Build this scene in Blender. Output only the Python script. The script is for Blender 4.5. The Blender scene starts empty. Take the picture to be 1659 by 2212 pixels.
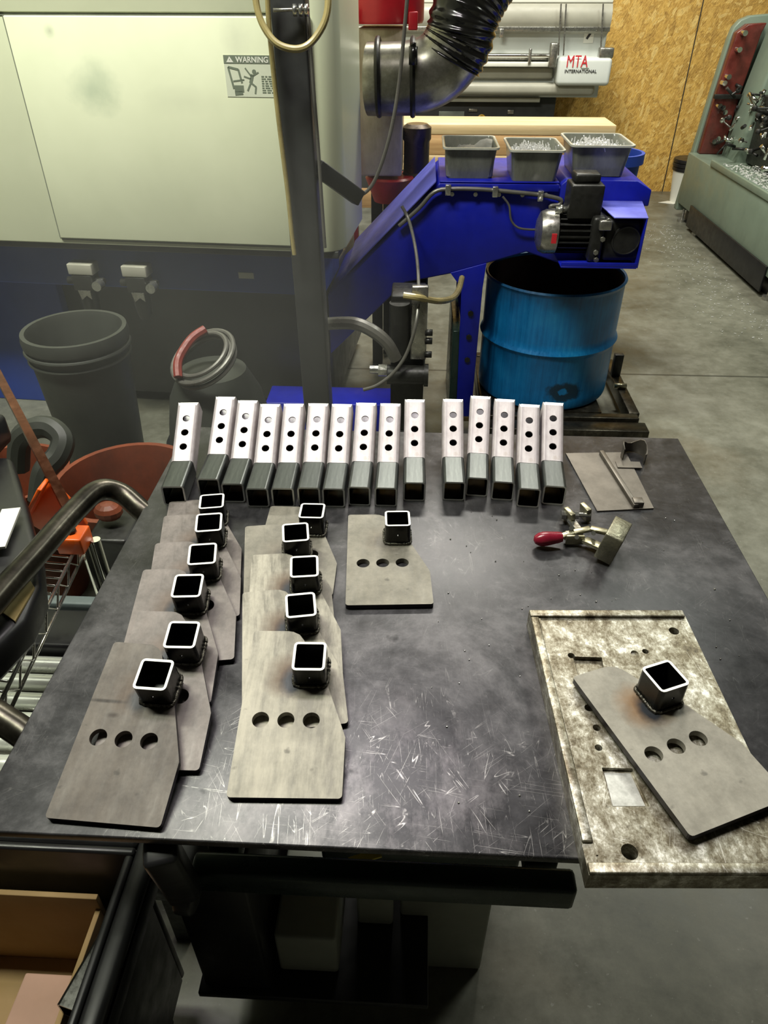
import bpy, bmesh, math, random
from mathutils import Vector, Matrix
random.seed(7)
S = bpy.context.scene
COL = S.collection
R = math.radians
# ------------------------------------------------------------------ camera
F_PX, CX, CY, CAM_H = 1535.0, 829.5, 1106.0, 1.55
_p, _y = R(36.3), R(2.75)
FWD = Vector((-math.sin(_y)*math.cos(_p), math.cos(_y)*math.cos(_p), -math.sin(_p)))
RGT = Vector((math.cos(_y), math.sin(_y), 0))
UPV = RGT.cross(FWD)
CAM = Vector((0, 0, CAM_H))
cam = bpy.data.cameras.new('camera'); co = bpy.data.objects.new('camera', cam); COL.objects.link(co)
m = Matrix((RGT, UPV, -FWD)).transposed().to_4x4(); m.translation = CAM; co.matrix_world = m
cam.sensor_fit = 'VERTICAL'; cam.sensor_height = 24; cam.lens = F_PX/2212*24; cam.clip_start = .02
S.camera = co
# ------------------------------------------------------------------ world and lights
S.view_settings.view_transform = 'Standard'; S.view_settings.look = 'None'
S.view_settings.gamma = 1; S.view_settings.use_curve_mapping = False
S.view_settings.exposure = 0.0
wd = bpy.data.worlds.new('world'); S.world = wd; wd.use_nodes = True
wd.node_tree.nodes['Background'].inputs[0].default_value = (.85, .9, .8, 1)
wd.node_tree.nodes['Background'].inputs[1].default_value = .12
def area(name, loc, sx, sy, power, col, rot=(0, 0, 0), spread=180):
    l = bpy.data.lights.new(name, 'AREA'); l.shape = 'RECTANGLE'; l.size = sx; l.size_y = sy
    l.energy = power; l.color = col; l.spread = R(spread)
    o = bpy.data.objects.new(name, l); COL.objects.link(o); o.location = loc; o.rotation_euler = rot
    return o
area('ceiling_tube_light', (-.45, 1.35, 3.9), 1.3, .35, 50, (1, .92, .93))
area('ceiling_tube_light_back', (.3, 4.9, 4.2), 1.6, .5, 215, (1, .97, .86))
area('left_fill_light', (-1.6, 1.0, 4.3), 1.4, .4, 98, (.97, 1, .82), rot=(R(25), 0, 0), spread=125)  # added fill light, tilted to brighten the cream machine; no lamp known there
area('ceiling_tube_light_right', (2.6, 3.8, 4.2), .6, 1.6, 70, (.96, 1, .88))
# ------------------------------------------------------------------ pixel rays to real points
def ray(px, py): return FWD + RGT*((px-CX)/F_PX) - UPV*((py-CY)/F_PX)
def P(px, py, z):
    d = ray(px, py); return CAM + d*((z-CAM_H)/d.z)
def PY(px, py, Y):
    d = ray(px, py); return CAM + d*(Y/d.y)
def PX(px, py, X):
    d = ray(px, py); return CAM + d*(X/d.x)
# ------------------------------------------------------------------ materials
class N:
    def __init__(s, name):
        s.m = bpy.data.materials.new(name); s.m.use_nodes = True; s.t = s.m.node_tree
        s.b = s.t.nodes['Principled BSDF']
        s.tc = s.t.nodes.new('ShaderNodeTexCoord')
    def n(s, typ, **kw):
        x = s.t.nodes.new('ShaderNode'+typ)
        for k, v in kw.items(): setattr(x, k, v)
        return x
    def l(s, a, b): s.t.links.new(a, b)
    def vec(s, scale=(1, 1, 1), rot=(0, 0, 0), src='Object', loc=(0, 0, 0)):
        mp = s.n('Mapping'); mp.inputs['Scale'].default_value = scale; mp.inputs['Rotation'].default_value = rot
        mp.inputs['Location'].default_value = loc
        s.l(s.tc.outputs[src], mp.inputs[0]); return mp.outputs[0]
    def rvec(s, along, ang, axis='z', loc=(0, 0, 0), across=1.0):
        """coordinates stretched along a direction turned by ang"""
        mp = s.n('Mapping', vector_type='TEXTURE'); st = 1/along
        if axis == 'z': mp.inputs['Scale'].default_value = (1/across, st, 1); mp.inputs['Rotation'].default_value = (0, 0, ang)
        else: mp.inputs['Scale'].default_value = (1/across, 1, st); mp.inputs['Rotation'].default_value = (0, ang, 0)
        mp.inputs['Location'].default_value = loc
        s.l(s.tc.outputs['Object'], mp.inputs[0]); return mp.outputs[0]
    def noise(s, sc, det=4, rough=.6, vec=None, dist=0):
        x = s.n('TexNoise'); x.inputs['Scale'].default_value = sc; x.inputs['Detail'].default_value = det
        x.inputs['Roughness'].default_value = rough; x.inputs['Distortion'].default_value = dist
        s.l(vec if vec else s.vec(), x.inputs['Vector']); return x.outputs['Fac']
    def ramp(s, fac, stops):
        x = s.n('ValToRGB'); e = x.color_ramp.elements
        while len(e) < len(stops): e.new(.5)
        for i, (p, c) in enumerate(stops):
            e[i].position = p; e[i].color = (c[0], c[1], c[2], 1) if not isinstance(c, (int, float)) else (c, c, c, 1)
        s.l(fac, x.inputs[0]); return x.outputs[0]
    def mix(s, fac, a, b, mode='MIX'):
        x = s.n('MixRGB', blend_type=mode)
        for i, v in ((0, fac), (1, a), (2, b)):
            if isinstance(v, (int, float)): x.inputs[i].default_value = v
            elif isinstance(v, tuple): x.inputs[i].default_value = (*v[:3], 1)
            else: s.l(v, x.inputs[i])
        return x.outputs[0]
    def math(s, op, a, b=0.0):
        x = s.n('Math', operation=op)
        for i, v in ((0, a), (1, b)):
            if isinstance(v, (int, float)): x.inputs[i].default_value = v
            else: s.l(v, x.inputs[i])
        return x.outputs[0]
    def bump(s, h, strength=.3, dist=.002):
        x = s.n('Bump'); x.inputs['Strength'].default_value = strength; x.inputs['Distance'].default_value = dist
        s.l(h, x.inputs['Height']); s.l(x.outputs[0], s.b.inputs['Normal'])
    def set(s, **kw):
        for k, v in kw.items():
            k = {'col': 'Base Color', 'rough': 'Roughness', 'metal': 'Metallic', 'alpha': 'Alpha', 'emit': 'Emission Strength', 'ecol': 'Emission Color', 'trans': 'Transmission Weight', 'coat': 'Coat Weight', 'spec': 'Specular IOR Level'}[k]
            i = s.b.inputs[k]
            if isinstance(v, tuple): i.default_value = (*v, 1)
            elif isinstance(v, (int, float)): i.default_value = v
            else: s.l(v, i)
        return s.m
def sh(c, f): return tuple(max(0, min(1, x*f)) for x in c)
_mc = {}
def flat(name, col, rough=.5, metal=0, var=.25, sc=9, spread=None, bump=0, bsc=60, coat=0, stain=0, stcol=(.02, .02, .015)):
    """painted / plain material with mottled wear"""
    if name in _mc: return _mc[name]
    k = N(name)
    f = k.noise(sc, 5, .65)
    c = k.ramp(f, [(.25, sh(col, 1-var)), (.75, sh(col, 1+var))])
    if stain:
        g = k.noise(sc*.6, 8, .75, k.vec((1, 1, .35), loc=(3, 1, 2)))
        c = k.mix(k.ramp(g, [(.62-stain*.25, 0.0), (.75, stain)]), c, stcol)
    r = k.ramp(k.noise(sc*2.3, 4, .6), [(.3, max(.02, rough-.1)), (.7, min(1, rough+.1))])
    k.set(col=c, rough=r, metal=metal, coat=coat)
    if bump: k.bump(k.noise(bsc, 4), bump)
    _mc[name] = k.m; return k.m
# plates: grey brown mill scale, heat tint round the tube (a stain of its own)
def plate_mat(name, c1, c2, warm=.35, rough=.42, metal=.55, grain=1.0, marks=0, tint=(.085, .045, .02)):
    rough = rough+.12; metal = metal*.45
    k = N(name)
    g = k.noise(60, 6, .7, k.vec((1, .18, 1)))
    b = k.noise(14, 9, .78)
    c = k.ramp(k.mix(.45*grain, b, g), [(.40, sh(c1, .9)), (.60, sh(c2, 1.05))])
    sp = k.noise(45, 3, .5, k.vec(loc=(5, 2, 1)))
    c = k.mix(k.ramp(sp, [(.70, 0.0), (.76, .6)]), c, sh(c1, .35))
    def blob(cx, cy, rx, ry, lo, hi):
        v = k.vec((1/rx, 1/ry, 0), loc=(-cx/rx, -cy/ry, 0))
        ln = k.n('VectorMath', operation='LENGTH'); k.l(v, ln.inputs[0])
        d = k.math('ADD', ln.outputs['Value'], k.math('MULTIPLY', k.math('SUBTRACT', k.noise(30, 4), .5), .9))
        return k.ramp(d, [(lo, 1.0), (hi, 0.0)])
    f = blob(.050, .140, .033, .036, .25, 1.0)
    c = k.mix(k.math('MULTIPLY', f, warm), c, tint)
    f = blob(.054, .133, .017, .024, .5, 1.15)
    c = k.mix(k.math('MULTIPLY', f, min(1, warm*1.6)), c, (.012, .016, .022))
    if marks:
        f = blob(.018, .128, .030, .0028, .3, 1.0); c = k.mix(k.math('MULTIPLY', f, .85), c, (.02, .015, .012))
        f = blob(.030, .112, .010, .004, .3, 1.1); c = k.mix(k.math('MULTIPLY', f, .8), c, (.03, .02, .015))
    k.set(col=c, rough=k.ramp(g, [(.3, rough-.1), (.7, rough+.12)]), metal=metal)
    k.bump(g, .12, .001); return k.m
# welding table top
def table_mat():
    k = N('blackened_table_steel')
    b = k.noise(5.5, 9, .72, None, .6); b2 = k.noise(30, 6, .7)
    c = k.ramp(k.mix(.35, b, b2), [(.36, (.022, .022, .024)), (.50, (.056, .055, .059)), (.64, (.125, .121, .128))])
    # rubbed area near the front edge: fine bright scratches
    scr = None
    for i, (a, sc) in enumerate(((.1, 26), (.6, 30), (-.35, 24), (1.45, 34), (-.9, 28), (.02, 38))):
        v = k.rvec(.055, a, 'z', (i*3.1, i*1.7, 0))
        nn = k.noise(sc*3.2, 1, .3, v)
        r = k.ramp(k.math('ABSOLUTE', k.math('SUBTRACT', nn, .5)), [(.0, 1.0), (.0045, 0.0)])
        mk = k.ramp(k.noise(24, 4, .7, k.vec(loc=(i*2.3, i, 5))), [(.50, 0.0), (.62, 1.0)])
        r = k.math('MULTIPLY', r, mk)
        scr = r if scr is None else k.math('MAXIMUM', scr, r)
    sep = k.n('SeparateXYZ'); k.l(k.tc.outputs['Object'], sep.inputs[0])
    v = k.vec((1/.30, 1/.17, 0), loc=(.05/.30, -(.04)/.17, 0))
    ln = k.n('VectorMath', operation='LENGTH'); k.l(v, ln.inputs[0])
    zone = k.ramp(k.math('ADD', ln.outputs['Value'], k.math('SUBTRACT', k.noise(9, 4), .5)), [(.35, 1.0), (1.15, .10)])
    scr = k.math('MULTIPLY', scr, zone)
    rub = k.math('MULTIPLY', k.ramp(k.noise(22, 6, .75, k.vec((1, .6, 1))), [(.45, 0.0), (.75, .5)]), zone)
    c = k.mix(rub, c, (.30, .28, .29)); c = k.mix(k.math('MULTIPLY', scr, .9), c, (.72, .70, .68))
    dk = k.ramp(k.noise(16, 4, .6, k.vec(loc=(9, 4, 0))), [(.68, 0.0), (.75, .8)]); c = k.mix(dk, c, (.012, .012, .014))
    k.set(col=c, rough=k.ramp(k.mix(.4, b, b2), [(.3, .30), (.72, .52)]), metal=.6)
    k.bump(k.mix(.3, b2, scr), .12, .0012); return k.m
def osb_mat():
    k = N('osb_board')
    c = None
    out = None
    for i, (a, sc) in enumerate(((.5, 44), (-.75, 38), (1.25, 50), (.1, 34))):
        v = k.rvec(.32, a, 'y', (i*5.3, 0, i*2.9))
        w = k.n('TexVoronoi', feature='F1', voronoi_dimensions='3D'); w.inputs['Scale'].default_value = sc; k.l(v, w.inputs['Vector'])
        s2 = k.n('SeparateColor'); k.l(w.outputs['Color'], s2.inputs[0])
        cc = k.ramp(s2.outputs[0], [(0, (.30, .150, .022)), (.3, (.55, .30, .055)), (.65, (.78, .47, .10)), (1, (1, .76, .30))])
        if out is None: out = cc; hh = s2.outputs[0]
        else: out = k.mix(k.ramp(s2.outputs[1], [(.60, 0.0), (.64, 1.0)]), out, cc)
    g = k.noise(120, 5, .75, k.rvec(.2, .5, 'y'))
    out = k.mix(.55, out, k.ramp(g, [(.38, (.32, .155, .02)), (.62, (1.0, .66, .18))]))
    out = k.mix(k.ramp(k.noise(60, 4, .7, k.rvec(.35, .9, 'y', (3, 0, 1))), [(.60, 0.0), (.68, .75)]), out, (.16, .075, .012))
    k.set(col=out, rough=.55); k.bump(k.mix(.5, hh, g), .9, .008); return k.m
def concrete_mat():
    k = N('polished_concrete')
    a = k.noise(1.1, 8, .68, None, .4); b = k.noise(9, 8, .75); d = k.noise(70, 3, .6)
    c = k.ramp(k.mix(.4, a, b), [(.34, (.050, .050, .036)), (.50, (.135, .135, .105)), (.66, (.235, .235, .190))])
    c = k.mix(k.ramp(k.noise(.8, 5, .6, k.vec(loc=(4, 7, 0))), [(.55, 0.0), (.72, .45)]), c, (.15, .10, .045))
    c = k.mix(k.ramp(d, [(.66, 0.0), (.72, .5)]), c, (.30, .30, .27))
    v = k.vec(); s3 = k.n('SeparateXYZ'); k.l(v, s3.inputs[0])
    for ax, at in ((1, 3.33), (0, 2.9)):
        dd = k.math('ABSOLUTE', k.math('SUBTRACT', s3.outputs[ax], at))
        c = k.mix(k.ramp(dd, [(.004, .8), (.010, 0.0)]), c, (.02, .02, .015))
    k.set(col=c, rough=k.ramp(b, [(.3, .30), (.7, .52)])); k.bump(b, .06, .004); return k.m
def jig_mat():
    k = N('scarred_aluminium')
    a = k.noise(24, 10, .82, None, .3); g = k.noise(95, 8, .8, k.vec((1, .55, 1))); f = k.noise(160, 5, .75)
    c = k.ramp(k.mix(.42, a, g), [(.38, (.045, .035, .022)), (.46, (.16, .135, .09)), (.53, (.36, .34, .27)), (.60, (.80, .78, .72))])
    c = k.mix(k.ramp(f, [(.58, 0.0), (.70, .6)]), c, (.05, .04, .03))
    for i, ang in enumerate((.12, -.35, 1.3)):
        n2 = k.noise(80, 1, .3, k.rvec(.05, ang, 'z', (i, 2*i, 0)))
        r = k.math('MULTIPLY', k.ramp(k.math('ABSOLUTE', k.math('SUBTRACT', n2, .5)), [(0, .8), (.004, 0.0)]), k.ramp(k.noise(30, 4, .7, k.vec(loc=(i, 3, 1))), [(.52, 0.0), (.6, 1.0)]))
        c = k.mix(r, c, (.8, .78, .72))
    k.set(col=c, rough=k.ramp(a, [(.3, .32), (.7, .55)]), metal=.75); k.bump(k.mix(.5, g, f), .2, .001); return k.m
def ramped(name, stops, sc, vec=(1, 1, 1), rough=.5, metal=0, bump=0):
    k = N(name); f = k.noise(sc, 7, .7, k.vec(vec))
    k.set(col=k.ramp(f, stops), rough=rough, metal=metal)
    if bump: k.bump(f, bump)
    return k.m
M = {}
M['table'] = table_mat(); M['osb'] = osb_mat(); M['concrete'] = concrete_mat(); M['jig'] = jig_mat()
M['plateL'] = plate_mat('mill_scale_plate', (.085, .072, .062), (.155, .135, .115), .55, .45, .45, .7, 1)
M['plateL2'] = plate_mat('mill_scale_plate_plain', (.125, .11, .10), (.235, .205, .19), .6, .42, .5, .8)
M['plateR'] = plate_mat('brushed_scale_plate', (.19, .178, .142), (.46, .43, .355), .95, .42, .5, 1.5)
M['plateS'] = plate_mat('matte_scale_plate', (.17, .16, .13), (.27, .25, .205), .25, .45, .4, .6)
M['plateJ'] = plate_mat('pale_scale_plate', (.25, .235, .195), (.35, .33, .28), .95, .45, .35, .5, 0, (.22, .115, .04))
M['tube_black'] = flat('oily_black_tube', (.022, .022, .019), .24, .6, .3, 40)
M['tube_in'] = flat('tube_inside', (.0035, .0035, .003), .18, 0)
M['rim'] = flat('sawn_steel_rim', (.95, .94, .88), .5, 0, .05, 60)
M['tube_grey'] = ramped('grey_mill_tube', [(.35, (.035, .040, .040)), (.65, (.095, .105, .100))], 22, (3, .3, 1), .33, .6)
def upright_mat():
    k = N('bright_ground_steel'); f = k.noise(26, 7, .7, k.vec((2.5, .8, .8)))
    c = k.ramp(f, [(.30, (.40, .345, .345)), (.5, (.56, .51, .52)), (.7, (.67, .63, .64))])
    sp = k.n('SeparateXYZ'); k.l(k.vec(), sp.inputs[0]); ax = k.math('ABSOLUTE', sp.outputs[0])
    for at in (.0118, .0142):
        c = k.mix(k.ramp(k.math('ABSOLUTE', k.math('SUBTRACT', ax, at)), [(.0003, .35), (.0008, 0.0)]), c, (.20, .17, .19))
    c = k.mix(k.ramp(k.noise(55, 4, .7), [(.60, 0.0), (.72, .35)]), c, (.36, .28, .22))
    k.set(col=c, rough=.5, metal=.2); return k.m
M['upright'] = upright_mat()
M['rim2'] = flat('cut_tube_rim', (.85, .86, .82), .4, .2, .1, 60)
M['weld'] = flat('weld_bead', (.09, .085, .07), .22, .8, .5, 220, bump=.8, bsc=300)
M['dark_edge'] = flat('shaded_plate_edge', (.018, .014, .020), .5, .3)  # plate sides: the shade along their edges is put into this near-black colour
M['black'] = flat('black_plastic', (.012, .012, .013), .38)
M['black_rubber'] = flat('black_rubber', (.014, .014, .013), .5, bump=.2)
M['hose_black'] = flat('glossy_black_hose', (.010, .010, .009), .16, 0, .3)
M['cast'] = flat('black_motor_paint', (.018, .018, .016), .42, .2, .4, 30, bump=.2)
M['steel'] = flat('worn_steel', (.38, .37, .33), .3, .85, .3, 30)
M['zinc'] = flat('zinc_fitting', (.62, .62, .58), .22, .9, .2, 40)
M['chrome'] = flat('chrome_wire', (.75, .75, .70), .12, 1, .1)
M['duct'] = ramped('galvanised_duct', [(.3, (.10, .095, .075)), (.5, (.26, .255, .21)), (.7, (.48, .47, .41))], 7, (1, 1, 1), .3, .75)
def cream_mat():
    k = N('cream_machine_paint')
    c = k.ramp(k.noise(2.2, 5, .65), [(.25, (.70, .735, .53)), (.75, (.80, .83, .62))])
    for cx, cz, rx, rz, a, col in ((-.78, 1.30, .10, .085, .55, (.30, .38, .28)), (-.88, 1.45, .022, .022, .6, (.30, .32, .25)), (-.30, 1.44, .05, .09, .3, (.40, .42, .34)), (-.1, 1.22, .05, .22, .28, (.42, .42, .34)), (-.50, 1.27, .14, .05, .2, (.42, .44, .34)), (-.62, 1.0, .3, .12, .12, (.42, .44, .34))):
        v = k.vec((1/rx, 0, 1/rz), loc=(-cx/rx, 0, -cz/rz)); ln = k.n('VectorMath', operation='LENGTH'); k.l(v, ln.inputs[0])
        d = k.math('ADD', ln.outputs['Value'], k.math('MULTIPLY', k.math('SUBTRACT', k.noise(9, 5, .7), .5), 1.3))
        c = k.mix(k.ramp(d, [(.0, a), (1.0, 0.0)]), c, col)
    k.set(col=c, rough=.38); return k.m
M['cream'] = cream_mat(); M['cream_old'] = flat('cream_machine_paint', (.66, .70, .51), .38, 0, .05, 2.2, stain=.22, stcol=(.26, .32, .23))
M['cream_dark'] = flat('cream_seam', (.16, .17, .14), .6)
M['blue'] = flat('blue_machine_paint', (.005, .012, .36), .42, 0, .25, 6, stain=.3, stcol=(.004, .005, .05))
M['blue_pale'] = flat('pale_machine_blue', (.13, .14, .60), .5, 0, .2, 10)  # paler blue used on the chute lid and guard top
M['blue_skirt'] = flat('blue_skirt_paint', (.02, .06, .36), .5, 0, .15, 4)
M['red'] = flat('red_paint', (.45, .012, .025), .35, 0, .3, 6)
M['red_worn'] = flat('worn_red_sleeve', (.22, .03, .02), .5, 0, .4, 30)
M['maroon'] = flat('maroon_guard', (.13, .026, .020), .25, 0, .5, 9, stain=.6)
M['green'] = flat('grey_green_machine_paint', (.175, .225, .175), .4, 0, .12, 4, stain=.35, stcol=(.04, .05, .04))
M['green_dark'] = flat('dark_green_frame_paint', (.018, .035, .028), .3, .2, .4, 14)
M['white'] = flat('white_machine_paint', (.66, .69, .66), .4, 0, .06, 4)
M['grey_paint'] = flat('pale_grey_paint', (.36, .35, .29), .45, 0, .12, 5)
M['wood'] = ramped('planed_pine', [(.35, (.50, .28, .12)), (.65, (.72, .46, .22))], 4, (.4, 3, 9), .55)
M['wood2'] = ramped('pale_pine', [(.35, (.66, .47, .24)), (.65, (.85, .66, .38))], 4, (.4, 3, 9), .55)
M['orange'] = flat('orange_enamel', (.85, .13, .012), .35, 0, .12, 8)
M['orange_dark'] = flat('dirty_orange_plastic', (.19, .045, .018), .5, 0, .4, 7, stain=.5)
M['grey_bucket'] = flat('grey_plastic_bucket', (.042, .045, .038), .5, 0, .3, 6)
M['pipe'] = ramped('worn_black_pipe', [(.35, (.018, .016, .012)), (.55, (.05, .045, .034)), (.72, (.13, .115, .09))], 20, (1, 1, 1), .3, .75)
M['hose_yellow'] = flat('yellowed_hose', (.34, .28, .12), .3, 0, .3, 10)
M['hose_grey'] = flat('grey_cable', (.13, .125, .11), .35, .2)
M['card'] = flat('cardboard', (.32, .21, .09), .8, 0, .12, 9)
M['card2'] = flat('brown_cardboard', (.42, .26, .19), .8, 0, .1, 9)
M['red_grip'] = flat('red_dipped_grip', (.24, .012, .03), .25, 0, .3, 25)
M['clamp'] = flat('brassy_clamp_steel', (.30, .28, .19), .32, .8, .35, 50)
M['block'] = flat('scaly_steel_block', (.26, .25, .18), .38, .7, .4, 45, bump=.5, bsc=120)
M['sheet'] = ramped('dull_sheet_steel', [(.3, (.085, .075, .062)), (.7, (.19, .17, .145))], 14, (1, 1, 1), .42, .6)
M['chips'] = flat('metal_swarf', (.85, .85, .82), .3, .35, .3, 90)
M['label_white'] = flat('white_label', (.75, .75, .68), .5, 0, .05)
M['label_amber'] = flat('amber_label', (.30, .23, .09), .5, 0, .35, 20)
M['ink_grey'] = flat('grey_ink', (.17, .20, .15), .6, 0, .2)
M['ink_red'] = flat('red_ink', (.60, .02, .03), .5, 0, .05)
M['ink_black'] = flat('black_ink', (.03, .03, .03), .6)
M['yellow'] = flat('yellow_tag', (.62, .50, .04), .5)
M['dark_cab'] = flat('dark_cabinet_paint', (.035, .036, .036), .45)
M['brown_motor'] = flat('brown_motor_can', (.11, .085, .062), .3, .5)
M['amber'] = flat('amber_knob', (.75, .42, .03), .4)
def glassy(name, col, alpha, rough=.2):
    k = N(name); f = k.noise(12, 5, .7, k.vec((1, 1, .4)))
    k.set(col=k.ramp(f, [(.35, sh(col, .55)), (.65, col)]), rough=rough, alpha=k.ramp(f, [(.3, min(1, alpha+.15)), (.7, alpha-.1)])); return k.m
M['tub'] = glassy('cloudy_plastic_tub', (.25, .26, .215), .94); M['tub_rim'] = flat('cloudy_tub_rim', (.48, .49, .43), .35)
M['screen'] = flat('dim_screen_glass', (.22, .24, .22), .15)
# drum
def drum_mat():
    k = N('blue_drum_paint')
    st = k.noise(30, 5, .7, k.vec((3, 3, .12)))
    c = k.ramp(k.mix(.4, k.noise(5, 5), st), [(.32, (.003, .075, .22)), (.52, (.006, .17, .44)), (.7, (.02, .26, .56))])
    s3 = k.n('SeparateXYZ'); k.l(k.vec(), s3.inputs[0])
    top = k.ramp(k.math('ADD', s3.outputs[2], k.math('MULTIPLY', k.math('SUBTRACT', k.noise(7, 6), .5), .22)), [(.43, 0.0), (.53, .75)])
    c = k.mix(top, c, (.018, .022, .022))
    v = k.vec((1/.085, 0, 1/.05), loc=(-.05/.085, 0, -.09/.05)); ln = k.n('VectorMath', operation='LENGTH'); k.l(v, ln.inputs[0])
    d = k.math('ADD', ln.outputs['Value'], k.math('MULTIPLY', k.math('SUBTRACT', k.noise(22, 5), .5), 1.2))
    c = k.mix(k.ramp(d, [(.18, 0.0), (.3, .95), (.75, .9), (.98, 0.0)]), c, (.012, .03, .045))
    k.set(col=c, rough=k.ramp(st, [(.3, .25), (.7, .45)])); k.bump(st, .1, .002); return k.m
M['drum'] = drum_mat(); M['drum_in'] = flat('drum_inside', (.02, .010, .008), .5, 0, .4)
# ------------------------------------------------------------------ object helpers
def tag(o, label=None, cat=None, group=None, kind=None):
    if label: o['label'] = label
    if cat: o['category'] = cat
    if group: o['group'] = group
    if kind: o['kind'] = kind
    return o
def empty(name, loc, label=None, cat=None, group=None, rot=(0, 0, 0)):
    o = bpy.data.objects.new(name, None); COL.objects.link(o); o.location = loc; o.rotation_euler = rot
    o.empty_display_size = .05
    return tag(o, label, cat, group)
def frame(u, v=None):
    u = Vector(u).normalized()
    v = Vector(v) if v else (Vector((0, 0, 1)) if abs(u.z) < .95 else Vector((0, 1, 0)))
    w = u.cross(v).normalized(); v = w.cross(u).normalized(); return u, v, w
class MB:
    def __init__(s): s.b = bmesh.new(); s.mi = 0
    def face(s, vs, smooth=False):
        try:
            f = s.b.faces.new(vs); f.material_index = s.mi; f.smooth = smooth; return f
        except ValueError: return None
    def box(s, lo, hi, mat=None):
        x0, y0, z0 = lo; x1, y1, z1 = hi
        pts = [(x0, y0, z0), (x1, y0, z0), (x1, y1, z0), (x0, y1, z0), (x0, y0, z1), (x1, y0, z1), (x1, y1, z1), (x0, y1, z1)]
        vs = [s.b.verts.new(mat @ Vector(p) if mat else p) for p in pts]
        for q in ((0, 3, 2, 1), (4, 5, 6, 7), (0, 1, 5, 4), (1, 2, 6, 5), (2, 3, 7, 6), (3, 0, 4, 7)): s.face([vs[i] for i in q])
        return s
    def bar(s, a, b, w, h, up=(0, 0, 1)):
        a, b = Vector(a), Vector(b); u, v, ww = frame(b-a, up)
        vs = []
        for p in (a, b):
            for sx, sy in ((-1, -1), (1, -1), (1, 1), (-1, 1)): vs.append(s.b.verts.new(p + ww*(sx*w/2) + v*(sy*h/2)))
        for q in ((3, 2, 1, 0), (4, 5, 6, 7), (0, 1, 5, 4), (1, 2, 6, 5), (2, 3, 7, 6), (3, 0, 4, 7)): s.face([vs[i] for i in q])
        return s
    def prism(s, poly, fn, d0, d1):
        """poly = 2D points, fn(a,b,d) -> 3D"""
        n = len(poly)
        v0 = [s.b.verts.new(fn(a, b, d0)) for a, b in poly]; v1 = [s.b.verts.new(fn(a, b, d1)) for a, b in poly]
        s.face(v0[::-1]); s.face(v1)
        for i in range(n): s.face([v0[i], v0[(i+1) % n], v1[(i+1) % n], v1[i]])
        return s
    def rings(s, rs, closed=True, caps=True, smooth=True, loop=False):
        vr = [[s.b.verts.new(p) for p in r] for r in rs]
        n = len(vr[0]); m_ = len(vr)
        for i in range(m_ if loop else m_-1):
            A, B = vr[i], vr[(i+1) % m_]
            for j in range(n if closed else n-1): s.face([A[j], A[(j+1) % n], B[(j+1) % n], B[j]], smooth)
        if caps and not loop: s.face(vr[0][::-1]); s.face(vr[-1])
        return s
    def cyl(s, a, b, r0, r1=None, n=20, caps=True):
        a, b = Vector(a), Vector(b); r1 = r0 if r1 is None else r1; u, v, w = frame(b-a)
        rs = [[p + (v*math.cos(t)+w*math.sin(t))*r for t in [2*math.pi*i/n for i in range(n)]] for p, r in ((a, r0), (b, r1))]
        return s.rings(rs, caps=caps)
    def lathe(s, prof, c=(0, 0, 0), axis=(0, 0, 1), n=32, caps=False):
        c = Vector(c); u, v, w = frame(axis)
        rs = [[c + u*z + (v*math.cos(t)+w*math.sin(t))*r for t in [2*math.pi*i/n for i in range(n)]] for r, z in prof]
        return s.rings(rs, caps=caps)
    def tube(s, pts, r, n=10, sub=6, closed=False, rf=None):
        pts = [Vector(p) for p in pts]
        if sub > 1 and len(pts) > 2:
            o = []; L = len(pts)
            for i in range(L if closed else L-1):
                g = lambda k: pts[k % L] if closed else pts[max(0, min(L-1, k))]
                p0, p1, p2, p3 = g(i-1), g(i), g(i+1), g(i+2)
                for j in range(sub):
                    t = j/sub
                    o.append(.5*((2*p1)+(-p0+p2)*t+(2*p0-5*p1+4*p2-p3)*t*t+(-p0+3*p1-3*p2+p3)*t**3))
            if not closed: o.append(pts[-1])
            pts = o
        L = len(pts); rs = []; v = None
        for i, p in enumerate(pts):
            if closed: d = pts[(i+1) % L]-pts[i-1]
            else: d = pts[min(L-1, i+1)]-pts[max(0, i-1)]
            d.normalize()
            if v is None: _, v, w = frame(d)
            v = (v - d*v.dot(d)).normalized(); w = d.cross(v)
            rr = rf(i/(L-1))*r if rf else r
            rs.append([p + (v*math.cos(t)+w*math.sin(t))*rr for t in [2*math.pi*k/n for k in range(n)]])
        return s.rings(rs, loop=closed)
    def torus(s, c, R_, r, axis=(0, 0, 1), n=32, k=8, sq=1.0):
        u, v, w = frame(axis); c = Vector(c)
        rs = [[c + (v*math.cos(t)+w*math.sin(t)*sq)*(R_+r*math.cos(q)) + u*(r*math.sin(q)) for q in [2*math.pi*j/k for j in range(k)]] for t in [2*math.pi*i/n for i in range(n)]]
        return s.rings(rs, loop=True)
    def ball(s, c, r, n=12, sz=(1, 1, 1)):
        bmesh.ops.create_uvsphere(s.b, u_segments=n, v_segments=max(6, n//2), radius=r, matrix=Matrix.Translation(c) @ Matrix.Diagonal((*sz, 1)))
        return s
    def build(s, name, mat, parent=None, bevel=0, label=None, cat=None, group=None, kind=None, loc=None, rot=None, bang=35, seg=2):
        bmesh.ops.recalc_face_normals(s.b, faces=s.b.faces)
        for e in s.b.edges:
            if len(e.link_faces) == 2 and e.calc_face_angle(0) > R(bang): e.smooth = False
        me = bpy.data.meshes.new(name); s.b.to_mesh(me); s.b.free()
        for mm in (mat if isinstance(mat, (list, tuple)) else [mat]): me.materials.append(mm)
        o = bpy.data.objects.new(name, me); COL.objects.link(o)
        if loc: o.location = loc
        if rot: o.rotation_euler = rot
        if parent:
            o.parent = parent
            if loc is None and rot is None and not getattr(s, 'local', False):
                o.matrix_parent_inverse = world(parent).inverted()
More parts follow.
